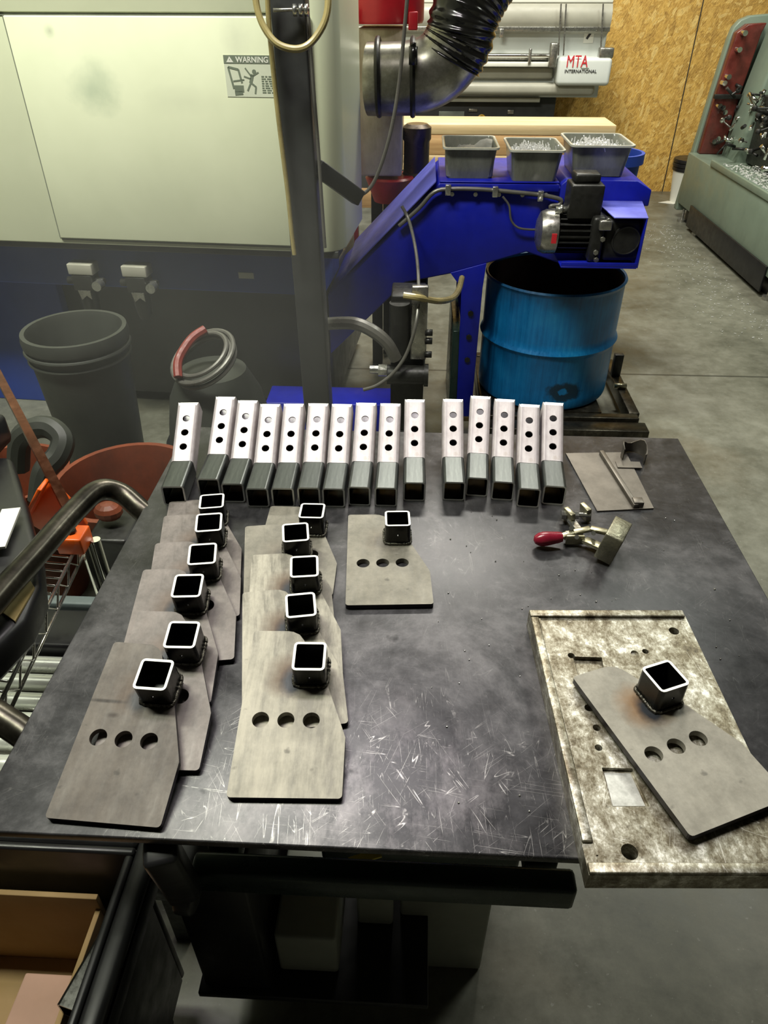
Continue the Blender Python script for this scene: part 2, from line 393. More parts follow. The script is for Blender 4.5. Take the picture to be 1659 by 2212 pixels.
        if bevel:
            bv = o.modifiers.new('bevel', 'BEVEL'); bv.width = bevel; bv.segments = seg; bv.limit_method = 'ANGLE'; bv.angle_limit = R(40)
            for f in me.polygons: f.use_smooth = True
            for e in me.edges: e.use_edge_sharp = False
            bv.harden_normals = False
        return tag(o, label, cat, group, kind)
def world(o):
    mtx = Matrix.LocRotScale(o.location, o.rotation_euler, o.scale)
    return world(o.parent) @ o.matrix_parent_inverse @ mtx if o.parent else mtx
class LB(MB):
    """mesh given in its parent's own coordinates"""
    local = True
def cut(o, cutters):
    """boolean difference with a throwaway mesh, result baked into the mesh"""
    c = cutters.build('cutter', M['black'])
    md = o.modifiers.new('cut', 'BOOLEAN'); md.operation = 'DIFFERENCE'; md.object = c; md.solver = 'EXACT'; md.use_self = True
    others = [x for x in o.modifiers if x != md]
    for x in others: x.show_viewport = False
    dg = bpy.context.evaluated_depsgraph_get(); dg.update()
    me = bpy.data.meshes.new_from_object(o.evaluated_get(dg)); old = o.data; nm = old.name
    mats = list(old.materials)
    o.modifiers.remove(md); o.data = me; me.name = nm
    for x in others: x.show_viewport = True
    mi = [min(p.material_index, len(mats)-1) for p in me.polygons]
    me.materials.clear()
    for mm in mats: me.materials.append(mm)
    me.polygons.foreach_set('material_index', mi); me.update()
    bpy.data.objects.remove(c, do_unlink=True)
    return o
def copy_tree(o, parent=None):
    c = o.copy(); COL.objects.link(c)
    if parent: c.parent = parent
    for ch in [x for x in o.children]: copy_tree(ch, c)
    return c
def text(name, body, size, mat, parent, loc, rot, depth=.0004, sx=1.0, bold=0, align='LEFT'):
    cu = bpy.data.curves.new(name, 'FONT'); cu.body = body; cu.size = size; cu.extrude = depth; cu.align_x = align; cu.offset = bold
    t = bpy.data.objects.new(name, cu); COL.objects.link(t)
    dg = bpy.context.evaluated_depsgraph_get(); dg.update()
    me = bpy.data.meshes.new_from_object(t.evaluated_get(dg)); bpy.data.objects.remove(t, do_unlink=True)
    me.materials.clear(); me.materials.append(mat)
    o = bpy.data.objects.new(name, me); COL.objects.link(o); o.location = loc; o.rotation_euler = rot; o.scale = (sx, 1, 1); o.parent = parent
    if not parent.parent: o.matrix_parent_inverse = world(parent).inverted()
    return o
def XZ(a, b, d): return (a, d, b)      # polygon in X,Z extruded along Y
def YZ(a, b, d): return (d, a, b)
def XY(a, b, d): return (a, b, d)
# ------------------------------------------------------------------ room shell
def struct(name, lo, hi, mat): return MB().box(lo, hi).build(name, mat, kind='structure')
struct('floor', (-4.5, -2.5, -.1), (6, 7.4, 0), M['concrete'])
struct('wall_back', (-4.5, 7.4, -.1), (6, 7.5, 5), M['osb'])
M['wallp'] = flat('shop_wall_paint', (.09, .09, .08), .7)
M['wallo'] = flat('shop_ceiling_paint', (.12, .12, .11), .8)
struct('wall_left', (-4.6, -2.5, -.1), (-4.5, 7.5, 5), M['wallp'])
struct('wall_right', (6, -2.5, -.1), (6.1, 7.5, 5), M['wallp'])
struct('wall_front', (-4.6, -2.6, -.1), (6.1, -2.5, 5), M['wallp'])
struct('ceiling', (-4.6, -2.6, 5), (6.1, 7.5, 5.1), M['wallo'])
# thin batten seam between the OSB sheets
MB().box((2.30, 7.394, 0), (2.306, 7.4, 2.44)).build('trim_1', M['ink_black'], kind='structure')
# ------------------------------------------------------------------ welding table
TZ = .88
tab = empty('welding_table', (.03, .36, 0), 'dark scratched steel welding table with plates and bent tubes laid out on it', 'table')
o = LB().box((-.46, 0, TZ-.010), (.46, .808, TZ)).build('table_top', M['table'], tab, bevel=.0015)
for sx in (-.27, .12):
    for sy in (.52, .74):
        LB().box((sx, sy, 0), (sx+.05, sy+.04, TZ-.045)).build('leg', M['green_dark'], tab, bevel=.003)
LB().box((-.45, .05, TZ-.05), (.12, .07, TZ-.0102)).box((-.45, .75, TZ-.05), (.45, .79, TZ-.0102)).build('apron', M['green_dark'], tab, bevel=.003)
for sx in (-.27, .12): LB().box((sx, .09, TZ-.215), (sx+.04, .519, TZ-.175)).build('side_rail', M['green_dark'], tab, bevel=.003)
MB().bar((-.25, .425, .69), (.205, .425, .69), .030, .045).build('front_rail', M['green_dark'], tab, bevel=.006)
LB().box((-.36, .10, .20), (.02, .515, .215)).build('lower_shelf', M['black'], tab, bevel=.002)
mb = MB(); mb.bar(P(345, 1835, .86), P(400, 1925, .70), .035, .03); mb.build('corner_brace', M['black'], tab, bevel=.006)
mb = MB(); mb.cyl(P(385, 1930, .69), P(425, 1935, .69), .022); mb.build('pivot', M['black'], tab, bevel=.004)
# push handle, a bent pipe on the left side
hz = .885
pts = [P(352, 1135, .845), P(312, 1108, .865), P(262, 1066, .885), P(212, 1060, .90), P(160, 1105, .90), P(80, 1195, .90), P(0, 1285, .90), P(-90, 1400, .90), P(-85, 1480, .885), P(-30, 1530, .86), P(45, 1580, .845), P(80, 1608, .84)]
pts = [Vector(p) for p in pts]
MB().tube(pts, .0175, 16, 6).build('push_handle', M['pipe'], tab)
# ------------------------------------------------------------------ square tube sweep
def sq_loop(h, r, k=3):
    """rounded square, counter clockwise, in (a,b)"""
    o = []
    for cx, cy, a0 in ((h-r, h-r, 0), (-(h-r), h-r, 90), (-(h-r), -(h-r), 180), (h-r, -(h-r), 270)):
        for i in range(k+1):
            t = R(a0 + 90*i/k); o.append((cx+r*math.cos(t), cy+r*math.sin(t)))
    return o
def ring_sweep(mb, T, t, stations, r=.005, rims=(1, 1), m_out=0, m_in=1, m_rim=2):
    """stations: functions (a, b) -> 3D point; outer and inner skins joined by rims"""
    lo, li = sq_loop(T/2, r), sq_loop(T/2-t, max(.001, r-t))
    vo = [[mb.b.verts.new(f(a, b)) for a, b in lo] for f in stations]
    vi = [[mb.b.verts.new(f(a, b)) for a, b in li] for f in stations]
    n = len(lo)
    for i in range(len(stations)-1):
        for j in range(n):
            mb.mi = m_out; mb.face([vo[i][j], vo[i][(j+1) % n], vo[i+1][(j+1) % n], vo[i+1][j]], j % 4 != 3)
            mb.mi = m_in; mb.face([vi[i][j], vi[i+1][j], vi[i+1][(j+1) % n], vi[i][(j+1) % n]], j % 4 != 3)
    for k, on in ((0, rims[0]), (-1, rims[1])):
        mb.mi = m_rim if on else m_out
        for j in range(n): mb.face([vo[k][j], vo[k][(j+1) % n], vi[k][(j+1) % n], vi[k][j]])
    mb.mi = 0
# ---- bent square tubes with three holes
T_, LH, LU, AL = .0362, .075, .111, R(28.8)
tb = math.tan(AL/2)
def elbow(label):
    root = empty('bent_square_tube', (0, 0, 0), label, 'steel tube', 'bent square tubes along the far edge of the table')
    h = T_/2
    f0 = lambda a, b: (a, 0, b+h)
    f1 = lambda a, b: (a, LH+(h-b)*tb, b+h)
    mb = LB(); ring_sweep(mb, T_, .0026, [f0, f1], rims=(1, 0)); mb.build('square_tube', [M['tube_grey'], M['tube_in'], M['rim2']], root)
    ca, sa = math.cos(AL), math.sin(AL)
    def up(s, v): return (LH + ca*s + sa*(T_-v), T_ + sa*s - ca*(T_-v))     # v from 0 back to T_ face
    def g0(a, b):
        v = b+h; y, z = up(-(T_-v)*tb+.0006, v); return (a, y, z)
    def g1(a, b):
        v = b+h; e = 0 if v > T_-.0018 else .007
        y, z = up(LU+e, v); return (a, y, z)
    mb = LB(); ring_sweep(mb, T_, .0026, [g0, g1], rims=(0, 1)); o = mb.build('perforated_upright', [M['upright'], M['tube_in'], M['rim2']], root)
    c = MB()
    for fr in (.254, .504, .754):
        y0, z0 = up(LU*fr, T_-.010); y1, z1 = up(LU*fr, T_+.010)
        c.cyl((0, y0, z0), (0, y1, z1), .0064, n=24)
    cut(o, c)
    return root
EL = [(-.3801, .9136, .074), (-.3293, .9379, .024), (-.2871, .9261, .025), (-.2454, .9146, .026), (-.2051, .9171, .023), (-.1640, .9208, .016), (-.1245, .9202, .007), (-.0842, .9267, -.001), (-.0416, .9265, .001), (.0036, .9436, .018), (.0676, .9480, .002), (.1053, .9621, -.063), (.1461, .9526, -.067), (.1856, .9350, -.076), (.2270, .9440, -.079)]
EN = ['leftmost bent square tube with three holes, standing apart at the left corner of the row',
 'bent square tube pushed back, second from the left of the row',
 'bent square tube with three holes, third from the left of the row',
 'bent square tube with three holes, fourth from the left of the row',
 'bent square tube with three holes, fifth from the left of the row',
 'bent square tube with three holes, sixth from the left of the row',
 'bent square tube with three holes, seventh from the left of the row',
 'bent square tube with three holes, eighth from the left, directly behind the lone plate',
 'bent square tube with a shiny streaked top, ninth from the left of the row',
 'bent square tube on the left side of the wide gap in the row',
 'bent square tube on the right side of the wide gap in the row',
 'bent square tube set farthest back of the five right of the gap',
 'bent square tube in the middle of the five right of the gap',
 'bent square tube set nearest the viewer, second from the right end of the row',
 'rightmost bent square tube of the row, next to the thin steel sheet']
# nearest neighbours are kept a hair apart
proto = elbow(EN[0])
for i, (x, y, a) in enumerate(EL):
    o = proto if i == 0 else copy_tree(proto)
    o.location = (x, y, TZ+.0002); o.rotation_euler = (0, 0, a); o['label'] = EN[i]
# ---- plates with a welded tube
PW, PL, PT = .118, .203, .0078
TX, TY, TT, TH = .0748, .1462, .0372, .0345
def arc(cx, cy, r, a0, a1, n=6): return [(cx+r*math.cos(R(a0+(a1-a0)*i/n)), cy+r*math.sin(R(a0+(a1-a0)*i/n))) for i in range(n+1)]
OUT = arc(.004, .004, .004, 180, 270, 3) + arc(PW-.004, .004, .004, 270, 360, 3) + [(PW, .066), (PW-.002, .072), (.0955, .127), (.0945, .132), (.0945, .160), (.090, .166), (.074, .170), (.068, .176), (.062, .190), (.056, .198), (.048, PL-.001), (.042, PL)] + arc(.004, PL-.004, .004, 90, 180, 3)
def plate(label, mat, th=TH):
    root = empty('welded_plate', (0, 0, 0), label, 'steel plate', 'steel plates with a short square tube welded on')
    mb = LB(); mb.mi = 0; mb.prism(OUT, XY, 0, PT)
    for f in mb.b.faces:
        f.normal_update()
        if abs(f.normal.z) < .5: f.material_index = 1
    o = mb.build('plate', [mat, M['dark_edge']], root)
    c = MB()
    for hx in (.0235, .0515, .0795): c.cyl((hx, .086, -.01), (hx, .086, .02), .0094, n=32)
    cut(o, c)
    h = TT/2
    mb = LB(); ring_sweep(mb, TT, .0030, [lambda a, b: (TX+a, TY+b, PT-.0005), lambda a, b: (TX+a, TY+b, PT+th)], rims=(0, 1))
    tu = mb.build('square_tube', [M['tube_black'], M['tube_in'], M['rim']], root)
    c = MB().cyl((TX, TY-h-.01, PT+th*.52), (TX, TY-h+.004, PT+th*.52), .0022, n=12); cut(tu, c)
    LB().box((TX-h+.0032, TY-h+.0032, PT+.0002), (TX+h-.0032, TY+h-.0032, PT+.0016)).build('black_tube_floor', M['tube_in'], root)  # thin black cap added over the plate inside the tube
    # weld bead round the foot
    rr = random.Random(5); mb = LB(); pts = []
    lp = sq_loop(h+.001, .006, 2)
    for i in range(len(lp)):
        a, b = Vector(lp[i]), Vector(lp[(i+1) % len(lp)]); nseg = max(1, int((b-a).length/.0016))
        for j in range(nseg): q = a.lerp(b, j/nseg); pts.append((TX+q.x, TY+q.y, PT+.0012))
    n = len(pts); rs = []
    for i, p in enumerate(pts):
        d = (Vector(pts[(i+1) % n])-Vector(pts[i-1])).normalized(); w = d.cross(Vector((0, 0, 1)))
        q = .0021*(1+.14*math.sin(i*1.9)+.12*rr.uniform(-1, 1))
        rs.append([Vector(p)+w*q*math.cos(t)+Vector((0, 0, 1))*q*math.sin(t)*1.25 for t in [2*math.pi*k/8 for k in range(8)]])
    mb.rings(rs, loop=True); mb.build('weld_bead', M['weld'], root)
    return root
PLT = [
 ('L1', -.3553, .3738, -.041, .200, 'plateL', 'brown grey plate with a dark smudge line, nearest of the left stack'),
 ('L2', -.3338, .4303, .025, .172, 'plateL2', 'second plate from the front in the left stack, tube behind the nearest plate'),
 ('L3', -.3426, .5108, .081, .162, 'plateL2', 'third plate from the front in the overlapping left stack'),
 ('L4', -.3293, .5697, .156, .158, 'plateL2', 'fourth plate from the front in the overlapping left stack'),
 ('L5', -.3382, .6427, .167, .122, 'plateL2', 'fifth plate from the front in the left stack, second from its far end'),
 ('L6', -.3516, .7116, .183, .0, 'plateL2', 'farthest plate of the left stack, tucked up to the row of bent tubes'),
 ('R1', -.1803, .4041, .034, .168, 'plateR', 'pale brushed plate with three open holes, nearest of the middle stack'),
 ('R2', -.1801, .4786, .187, .142, 'plateR', 'second plate of the middle stack, its bright speckled corner sticking out right'),
 ('R3', -.1937, .5539, .134, .139, 'plateR', 'third plate from the front in the middle stack, brown heat mark by its tube'),
 ('R4', -.2106, .6273, .176, .105, 'plateS', 'fourth plate from the front in the middle stack'),
 ('R5', -.2217, .7046, .012, .0, 'plateS', 'farthest plate of the middle stack, just in front of the bent tubes'),
 ('S', -.0846, .6876, .070, .0, 'plateS', 'lone flat plate lying apart right of the middle stack'),
 ('J', .2626, .3573, .396, .0, 'plateJ', 'pale turned plate with orange heat stain lying on the aluminium jig'),
]
protos = {}
JZ = .905
for k, x, y, yaw, th, mt, lab in PLT:
    if mt not in protos: o = protos[mt] = plate(lab, M[mt])
    else: o = copy_tree(protos[mt])
    o.rotation_mode = 'XYZ'; o.rotation_euler = (th, 0, yaw)
    o.location = (x, y, (JZ+.0004 if k == 'J' else TZ+.0002)); o['label'] = lab
    if k == 'J': o.location = (.2626+.005, .3573+.009, .9085)
    if k in ('S', 'J') or k == 'R1' or k == 'L1': pass
# ------------------------------------------------------------------ jig plate
jig = empty('aluminium_jig_plate', (.1700, .3325, TZ), 'thick scarred aluminium jig plate with raised border strips, overhanging the table front', 'jig plate', rot=(0, 0, R(2.6)))
JW, JL, JT = .199, .338, .024
o = LB().box((0, 0, .0002), (JW, JL, JT)).build('base_plate', M['jig'], jig)
c = MB()
JI = world(jig).inverted()
def jl(px, py): q = JI @ P(px, py, TZ+JT); return q.x, q.y
for px, py, r, dp in ((1456, 1363, .0062, .03), (1371, 1411, .0045, .003), (1394, 1407, .0038, .03), (1234, 1416, .0042, .03), (1272, 1529, .0048, .03), (1289, 1572, .0042, .03), (1293, 1615, .0040, .03), (1360, 1840, .0078, .03)):
    x, y = jl(px, py); mtx = world(jig)
    c.cyl(mtx @ Vector((x, y, JT-dp)), mtx @ Vector((x, y, JT+.01)), r, n=20)
def pocket(p4, dp=.006):
    mtx = world(jig); q = [jl(*p) for p in p4]
    c.prism(q, lambda a, b, d: mtx @ Vector((a, b, d)), JT-dp, JT+.01)
_pk = []
pocket([(1237, 1418), (1300, 1420), (1307, 1460), (1250, 1462)]); pocket([(1300, 1658), (1366, 1660), (1404, 1742), (1322, 1742)], .005)
cut(o, c); bv = o.modifiers.new('bevel', 'BEVEL'); bv.width = .0012; bv.segments = 2; bv.limit_method = 'ANGLE'
def pocket_face(p4, dp, mat):
    q = [jl(*p) for p in p4]; cx_, cy_ = sum(a[0] for a in q)/4, sum(a[1] for a in q)/4
    LB().prism([(cx_+(a-cx_)*.86, cy_+(b-cy_)*.86) for a, b in q], XY, JT-dp+.0001, JT-dp+.0008).build('pocket_face', mat, jig)
M['silver'] = ramped('bare_milled_aluminium', [(.35, (.38, .38, .35)), (.65, (.72, .72, .68))], 60, (1, 1, 1), .45, .4)
pocket_face([(1237, 1418), (1300, 1420), (1307, 1460), (1250, 1462)], .006, M['jig']); pocket_face([(1300, 1658), (1366, 1660), (1404, 1742), (1322, 1742)], .005, M['silver'])
LB().box((0, JL-.011, JT), (JW-.002, JL, JT+.004)).build('border_strip', M['jig'], jig, bevel=.001)
LB().box((0, .030, JT), (.010, JL-.0125, JT+.004)).build('border_strip', M['jig'], jig, bevel=.001)
LB().box((0, 0, JT), (JW, .010, JT+.004)).build('border_strip', M['jig'], jig, bevel=.001)
LB().box((.0105, .018, JT), (.0125, JL-.0125, JT+.0015)).build('inner_rib', M['jig'], jig)
# ------------------------------------------------------------------ thin sheet with welded bar
zz = TZ+.001
q = [P(1222, 980, zz), P(1352, 978, zz), P(1412, 1099, zz), P(1290, 1105, zz)]
c0 = sum(q, Vector())/4; c0.z = TZ
sh_ = empty('thin_steel_sheet', c0, 'thin dull steel sheet with a narrow bar along it, right of the bent tubes', 'steel sheet')
MB().prism([(v.x, v.y) for v in q], XY, TZ+.0003, TZ+.0023).build('sheet', M['sheet'], sh_)
a, b = P(1299, 976, TZ+.006), P(1374, 1094, TZ+.006); MB().bar((a.x, a.y, TZ+.0060), (b.x, b.y, TZ+.0060), .008, .007).build('bar', M['sheet'], sh_, bevel=.001)
b2 = P(1378, 1083, TZ+.009); MB().box((b2.x-.008, b2.y-.008, TZ+.0024), (b2.x+.008, b2.y+.008, TZ+.012)).build('end_tab', M['sheet'], sh_, bevel=.001)
# curled offcut beside it
rr = P(1365, 1000, TZ); mb = MB(); rs = []
off = empty('curled_offcut', rr, 'curled steel strap offcut behind the thin steel sheet', 'offcut')
for i in range(13):
    t = i/12; ang = R(200-250*t)
    cx = rr.x+.006+.022*math.cos(ang)*(1-.2*t); cy = rr.y+.014+.024*math.sin(ang); 
    rs.append([(cx, cy, TZ+.0005), (cx, cy, TZ+.024+.006*math.sin(i)), (cx*1.0+.0018*math.cos(ang), cy+.0018*math.sin(ang), TZ+.024+.006*math.sin(i)), (cx+.0018*math.cos(ang), cy+.0018*math.sin(ang), TZ+.0005)])
mb.rings(rs).build('strap', M['sheet'], off)
MB().box((rr.x-.030, rr.y-.022, TZ+.0026), (rr.x+.012, rr.y-.002, TZ+.0042)).build('tail', M['sheet'], off)
# ------------------------------------------------------------------ toggle clamp
cl = empty('toggle_clamp', P(1270, 1180, TZ), 'toggle clamp with red grip and steel block right of the lone plate', 'toggle clamp')
ga, gb = P(1158, 1166, TZ+.013), P(1214, 1160, TZ+.016)
u = (gb-ga)
MB().lathe([(.0001, -.004), (.006, -.002), (.0098, .004), (.0110, .011), (.0105, .018), (.0085, .034), (.0072, u.length)], ga, u, 20, True).build('red_grip', M['red_grip'], cl)
mb = MB()
p1, p2, p3, p4 = gb, P(1238, 1150, TZ+.018), P(1275, 1142, TZ+.020), P(1312, 1150, TZ+.022)
mb.bar(p1-u*.1, p2, .010, .005).bar(p2, p3, .010, .005).bar(p3, p4, .010, .006)
mb.build('lever', M['clamp'], cl, bevel=.001)
mb = MB(); q1, q2, q3 = P(1222, 1166, TZ+.012), P(1262, 1166, TZ+.012), P(1312, 1188, TZ+.016)
mb.bar(q1, q2, .004, .016).bar(q2, q3, .014, .006).bar(q1+Vector((0, .010, 0)), q2+Vector((0, .012, 0)), .004, .016); mb.build('link_plates', M['clamp'], cl, bevel=.001)
mb = MB()
for px, py, zq in ((1234, 1141, .020), (1246, 1160, .020), (1282, 1152, .024)): mb.cyl(P(px, py, TZ+zq-.008), P(px, py, TZ+zq+.004), .0035, n=10)
mb.build('rivet', M['zinc'], cl)
# block, tilted
bc = P(1322, 1176, TZ+.022)
mb = MB(); mtx = Matrix.Translation((bc.x, bc.y, TZ+.0302)) @ Matrix.Rotation(R(-28), 4, 'Z') @ Matrix.Rotation(R(12), 4, 'Y')
mb.box((-.013, -.026, -.024), (.013, .024, .024), mtx); mb.build('steel_block', M['block'], cl, bevel=.0018)
# spindle plates standing up behind
for (x0, y0), (x1, y1) in (((1216, 1098), (1244, 1128)), ((1253, 1080), (1276, 1118))):
    c_ = P((x0+x1)/2, y1+4, TZ); mb = MB(); mtx = Matrix.Translation((c_.x, c_.y, TZ)) @ Matrix.Rotation(R(22), 4, 'Z') @ Matrix.Rotation(R(-8), 4, 'Y')
    mb.box((-.004, -.010, .0012), (.004, .012, .026), mtx); mb.build('clamp_jaw', M['clamp'], cl, bevel=.001)
mb = MB(); mb.cyl(P(1222, 1112, TZ+.014), P(1276, 1112, TZ+.016), .0036, n=12); mb.cyl(P(1212, 1112, TZ+.014), P(1222, 1112, TZ+.014), .0075, n=6); mb.cyl(P(1240, 1113, TZ+.015), P(1249, 1113, TZ+.015), .0065, n=6)
mb.bar(P(1232, 1122, TZ+.010), P(1250, 1146, TZ+.014), .010, .006); mb.build('threaded_spindle', M['zinc'], cl)
# ------------------------------------------------------------------ spatter on table
mb = MB(); rr_ = random.Random(3)
for i in range(60):
    x = rr_.uniform(-.02, .47); y = rr_.uniform(.39, .92)
    if .15 < x < .38 and y < .69: continue
    mb.ball((x, y, TZ+.0006), rr_.uniform(.0005, .0013), 6)
mb.build('weld_spatter', M['zinc'], label='tiny bright weld spatter balls strewn over the table top', cat='spatter', kind='stuff')

# ------------------------------------------------------------------ chip conveyor
CY0, CY1 = 2.80, 3.24
cv = empty('chip_conveyor', (.3, 3.0, 0), 'blue chip conveyor rising from the machine and hanging over the blue drum', 'chip conveyor')
body = [(-.36, .563), (.068, .985), (.80, .970), (.808, .70), (.545, .70), (.41, .742), (.125, .655), (-.051, .618), (-.36, .31)]
MB().prism(body, XZ, CY0, CY1).build('conveyor_body', M['blue'], cv, bevel=.006)
# leg flares out of the body like the photo
MB().prism([(.125, .66), (.262, .70), (.255, .60), (.250, .03), (.185, .03), (.172, .60)], XZ, CY0-.004, CY0+.004).build('leg', M['blue'], cv, bevel=.002)
MB().prism([(.125, .66), (.262, .70), (.255, .60), (.250, .03), (.185, .03), (.172, .60)], XZ, CY1-.004, CY1+.004).build('leg', M['blue'], cv, bevel=.002)
MB().box((.150, CY0+.006, .0), (.185, CY1-.006, .42)).build('foot_box', M['green_dark'], cv, bevel=.004)
for z in (.50, .40, .30):
    MB().cyl((.215, CY0-.010, z), (.215, CY0-.004, z), .012, n=6).build('leg_bolt', M['cast'], cv)
MB().prism([(-.285, .646), (.055, .988), (.055, .995), (-.285, .653)], XZ, CY0-.012, CY1+.012).build('chute_lid', M['blue_pale'], cv, bevel=.001)
MB().box((.068, CY0-.006, .986), (.50, CY1+.01, .992)).build('top_cover', M['blue'], cv, bevel=.002)
MB().prism([(.505, .985), (.525, 1.003), (.775, 1.000), (.83, .970), (.83, .915), (.505, .915)], XZ, CY0-.014, CY1+.03).build('head_cover', M['blue'], cv, bevel=.004)
MB().box((.069, CY0-.012, .960), (.50, CY0-.007, .985)).build('cover_lip', M['blue'], cv, bevel=.002)
for i in range(5):
    x = .115+.085*i
    MB().cyl((x, CY0-.018, .950), (x, CY0-.012, .950), .008, n=8).build('cover_bolt', M['zinc'], cv)
# motor guard bracket
gy = 2.55
mb = MB(); mb.prism([(.635, .927), (.805, .927), (.768, .935), (.655, .935)], lambda a, b, d: (a, CY0-.01 if b < .93 else gy, .929+d), 0, .004)
mb.build('guard_top', M['blue_pale'], cv, bevel=.001)
MB().prism([(CY0-.012, .93), (gy, .93), (gy, .765), (CY0-.012, .71)], lambda a, b, d: (.782+d-(.02 if a < 2.6 else 0), a, b), 0, .005).build('guard_side', M['blue'], cv, bevel=.001)
MB().box((.50, gy, .762), (.762, CY0-.012, .767)).box((.50, gy, .767), (.762, gy+.004, .782)).build('guard_tray', M['blue'], cv, bevel=.001)
# conduit on the conveyor side
pts = [PY(x, y, 2.782) for x, y in ((862, 488), (905, 450), (938, 415), (975, 408), (1040, 409), (1110, 415), (1160, 420), (1190, 425), (1212, 432), (1208, 442), (1190, 445), (1192, 451), (1212, 454), (1222, 453))]
cd = MB().tube(pts, .0075, 10, 4).build('conduit', M['hose_grey'], label='grey conduit clipped along the side of the blue chip conveyor', cat='conduit')
for x, y in ((968, 408), (1070, 412), (1168, 421)):
    p = PY(x, y, 2.775); MB().box((p.x-.010, 2.768, p.z-.022), (p.x+.010, 2.795, p.z+.014)).build('clip', M['zinc'], cd, bevel=.002)
pts = [PY(x, y, 2.78) for x, y in ((1086, 425), (1100, 445), (1104, 475), (1120, 492), (1150, 496), (1165, 494))]
MB().tube(pts, .004, 8, 5).build('motor_cable', M['hose_grey'], label='thin grey cable drooping from the conduit to the conveyor motor', cat='cable')
# gear motor
mt = empty('gear_motor', (.6, 2.66, .85), 'black finned gear motor with a terminal box mounted on the blue conveyor head', 'motor')
mz = .856; my = 2.66
def axx(px, py=500): return PY(px, py, my).x
x0, x1, x2, x3 = axx(1158), axx(1200), axx(1288), axx(1388)
MB().lathe([(.0001, 0), (.045, .002), (.066, .012), (.074, .030), (.074, x1-x0), (.066, x1-x0)], (x0, my, mz), (1, 0, 0), 28).build('fan_cowl', M['steel'], mt)
MB().box((x0+.045, my-.078, mz-.020), (x0+.062, my-.072, mz+.012)).build('red_label', M['ink_red'], mt)
mb = MB(); mb.cyl((x1, my, mz), (x2, my, mz), .058)
for i in range(22):
    t = 2*math.pi*i/22; d = Vector((0, math.cos(t), math.sin(t)))
    mb.bar(Vector((x1+.004, my, mz))+d*.064, Vector((x2-.01, my, mz))+d*.064, .016, .004, up=(Vector((1, 0, 0)).cross(d)))
mb.build('finned_body', M['cast'], mt)
MB().box((x2-.035, my-.085, mz-.082), (x2+.012, my+.085, mz+.070)).build('flange', M['cast'], mt, bevel=.012)
MB().box((x2+.012, my-.075, mz-.080), (x3-.012, my+.075, mz+.062)).build('gearbox', M['cast'], mt, bevel=.016)
mb = MB(); mb.cyl((x2+.088, my-.082, mz-.006), (x2+.088, my-.070, mz-.006), .046, .052, 28); mb.torus((x2+.088, my-.080, mz-.006), .046, .004, (0, 1, 0)); mb.build('bearing_cover', M['cast'], mt)
for dx, dz in ((.0, .045), (.01, .0), (-.006, -.045), (.0, -.070), (.02, .06)):
    MB().cyl((x2-.005+dx, my-.094, mz+dz), (x2-.005+dx, my-.084, mz+dz), .009, n=6).build('bolt', M['steel'], mt)
MB().box((x2-.015, my-.10, mz+.030), (x2+.028, my-.07, mz+.062)).build('lifting_lug', M['steel'], mt, bevel=.004)
MB().box((axx(1215), my-.055, mz+.055), (axx(1284), my+.055, mz+.165)).build('terminal_box', M['cast'], mt, bevel=.006)
MB().box((axx(1222), my-.03, mz+.165), (axx(1276), my+.05, mz+.195)).build('cable_gland_box', M['cast'], mt, bevel=.008)
g = PY(1222, 453, my-.02); MB().cyl(g+Vector((-.035, 0, 0)), g+Vector((.01, 0, 0)), .012, n=10).cyl(g+Vector((-.022, 0, 0)), g+Vector((-.010, 0, 0)), .017, n=6).build('gland', M['zinc'], mt)
# ------------------------------------------------------------------ tubs with chips
def tub(label, x0, x1, zb, yoff, grp='plastic tubs on top of the chip conveyor'):
    w = x1-x0; rt = empty('plastic_tub', ((x0+x1)/2, 2.95+yoff, zb), label, 'plastic tub', grp)
    mb = LB(); rs = []
    for (f, z, t) in ((.84, 0, 0), (.98, .098, 0), (1.06, .098, 0), (1.06, .104, 0), (.975, .104, 0), (.95, .098, 0), (.81, .004, 0)):
        lp = sq_loop(.5, .09, 4); rs.append([(a*w*f, b*.26*f, z) for a, b in lp])
    mb.rings(rs, caps=False); mb.face([mb.b.verts.new(p) for p in rs[0]][::-1]); mb.face([mb.b.verts.new((a[0], a[1], .004)) for a in rs[-1]])
    bmesh.ops.remove_doubles(mb.b, verts=mb.b.verts, dist=1e-5)
    mb.build('tub', M['tub'], rt)
    mb = LB(); A_, B_ = sq_loop(.5, .09, 4), sq_loop(.5, .09, 4)
    mb.rings([[(a*w*1.07, b*.26*1.07, .099) for a, b in A_], [(a*w*1.07, b*.26*1.07, .1055) for a, b in A_], [(a*w*1.0, b*.26*1.0, .1055) for a, b in A_], [(a*w*.99, b*.26*.99, .0985) for a, b in A_]], loop=True)
    mb.build('rim', M['tub_rim'], rt); return rt, w
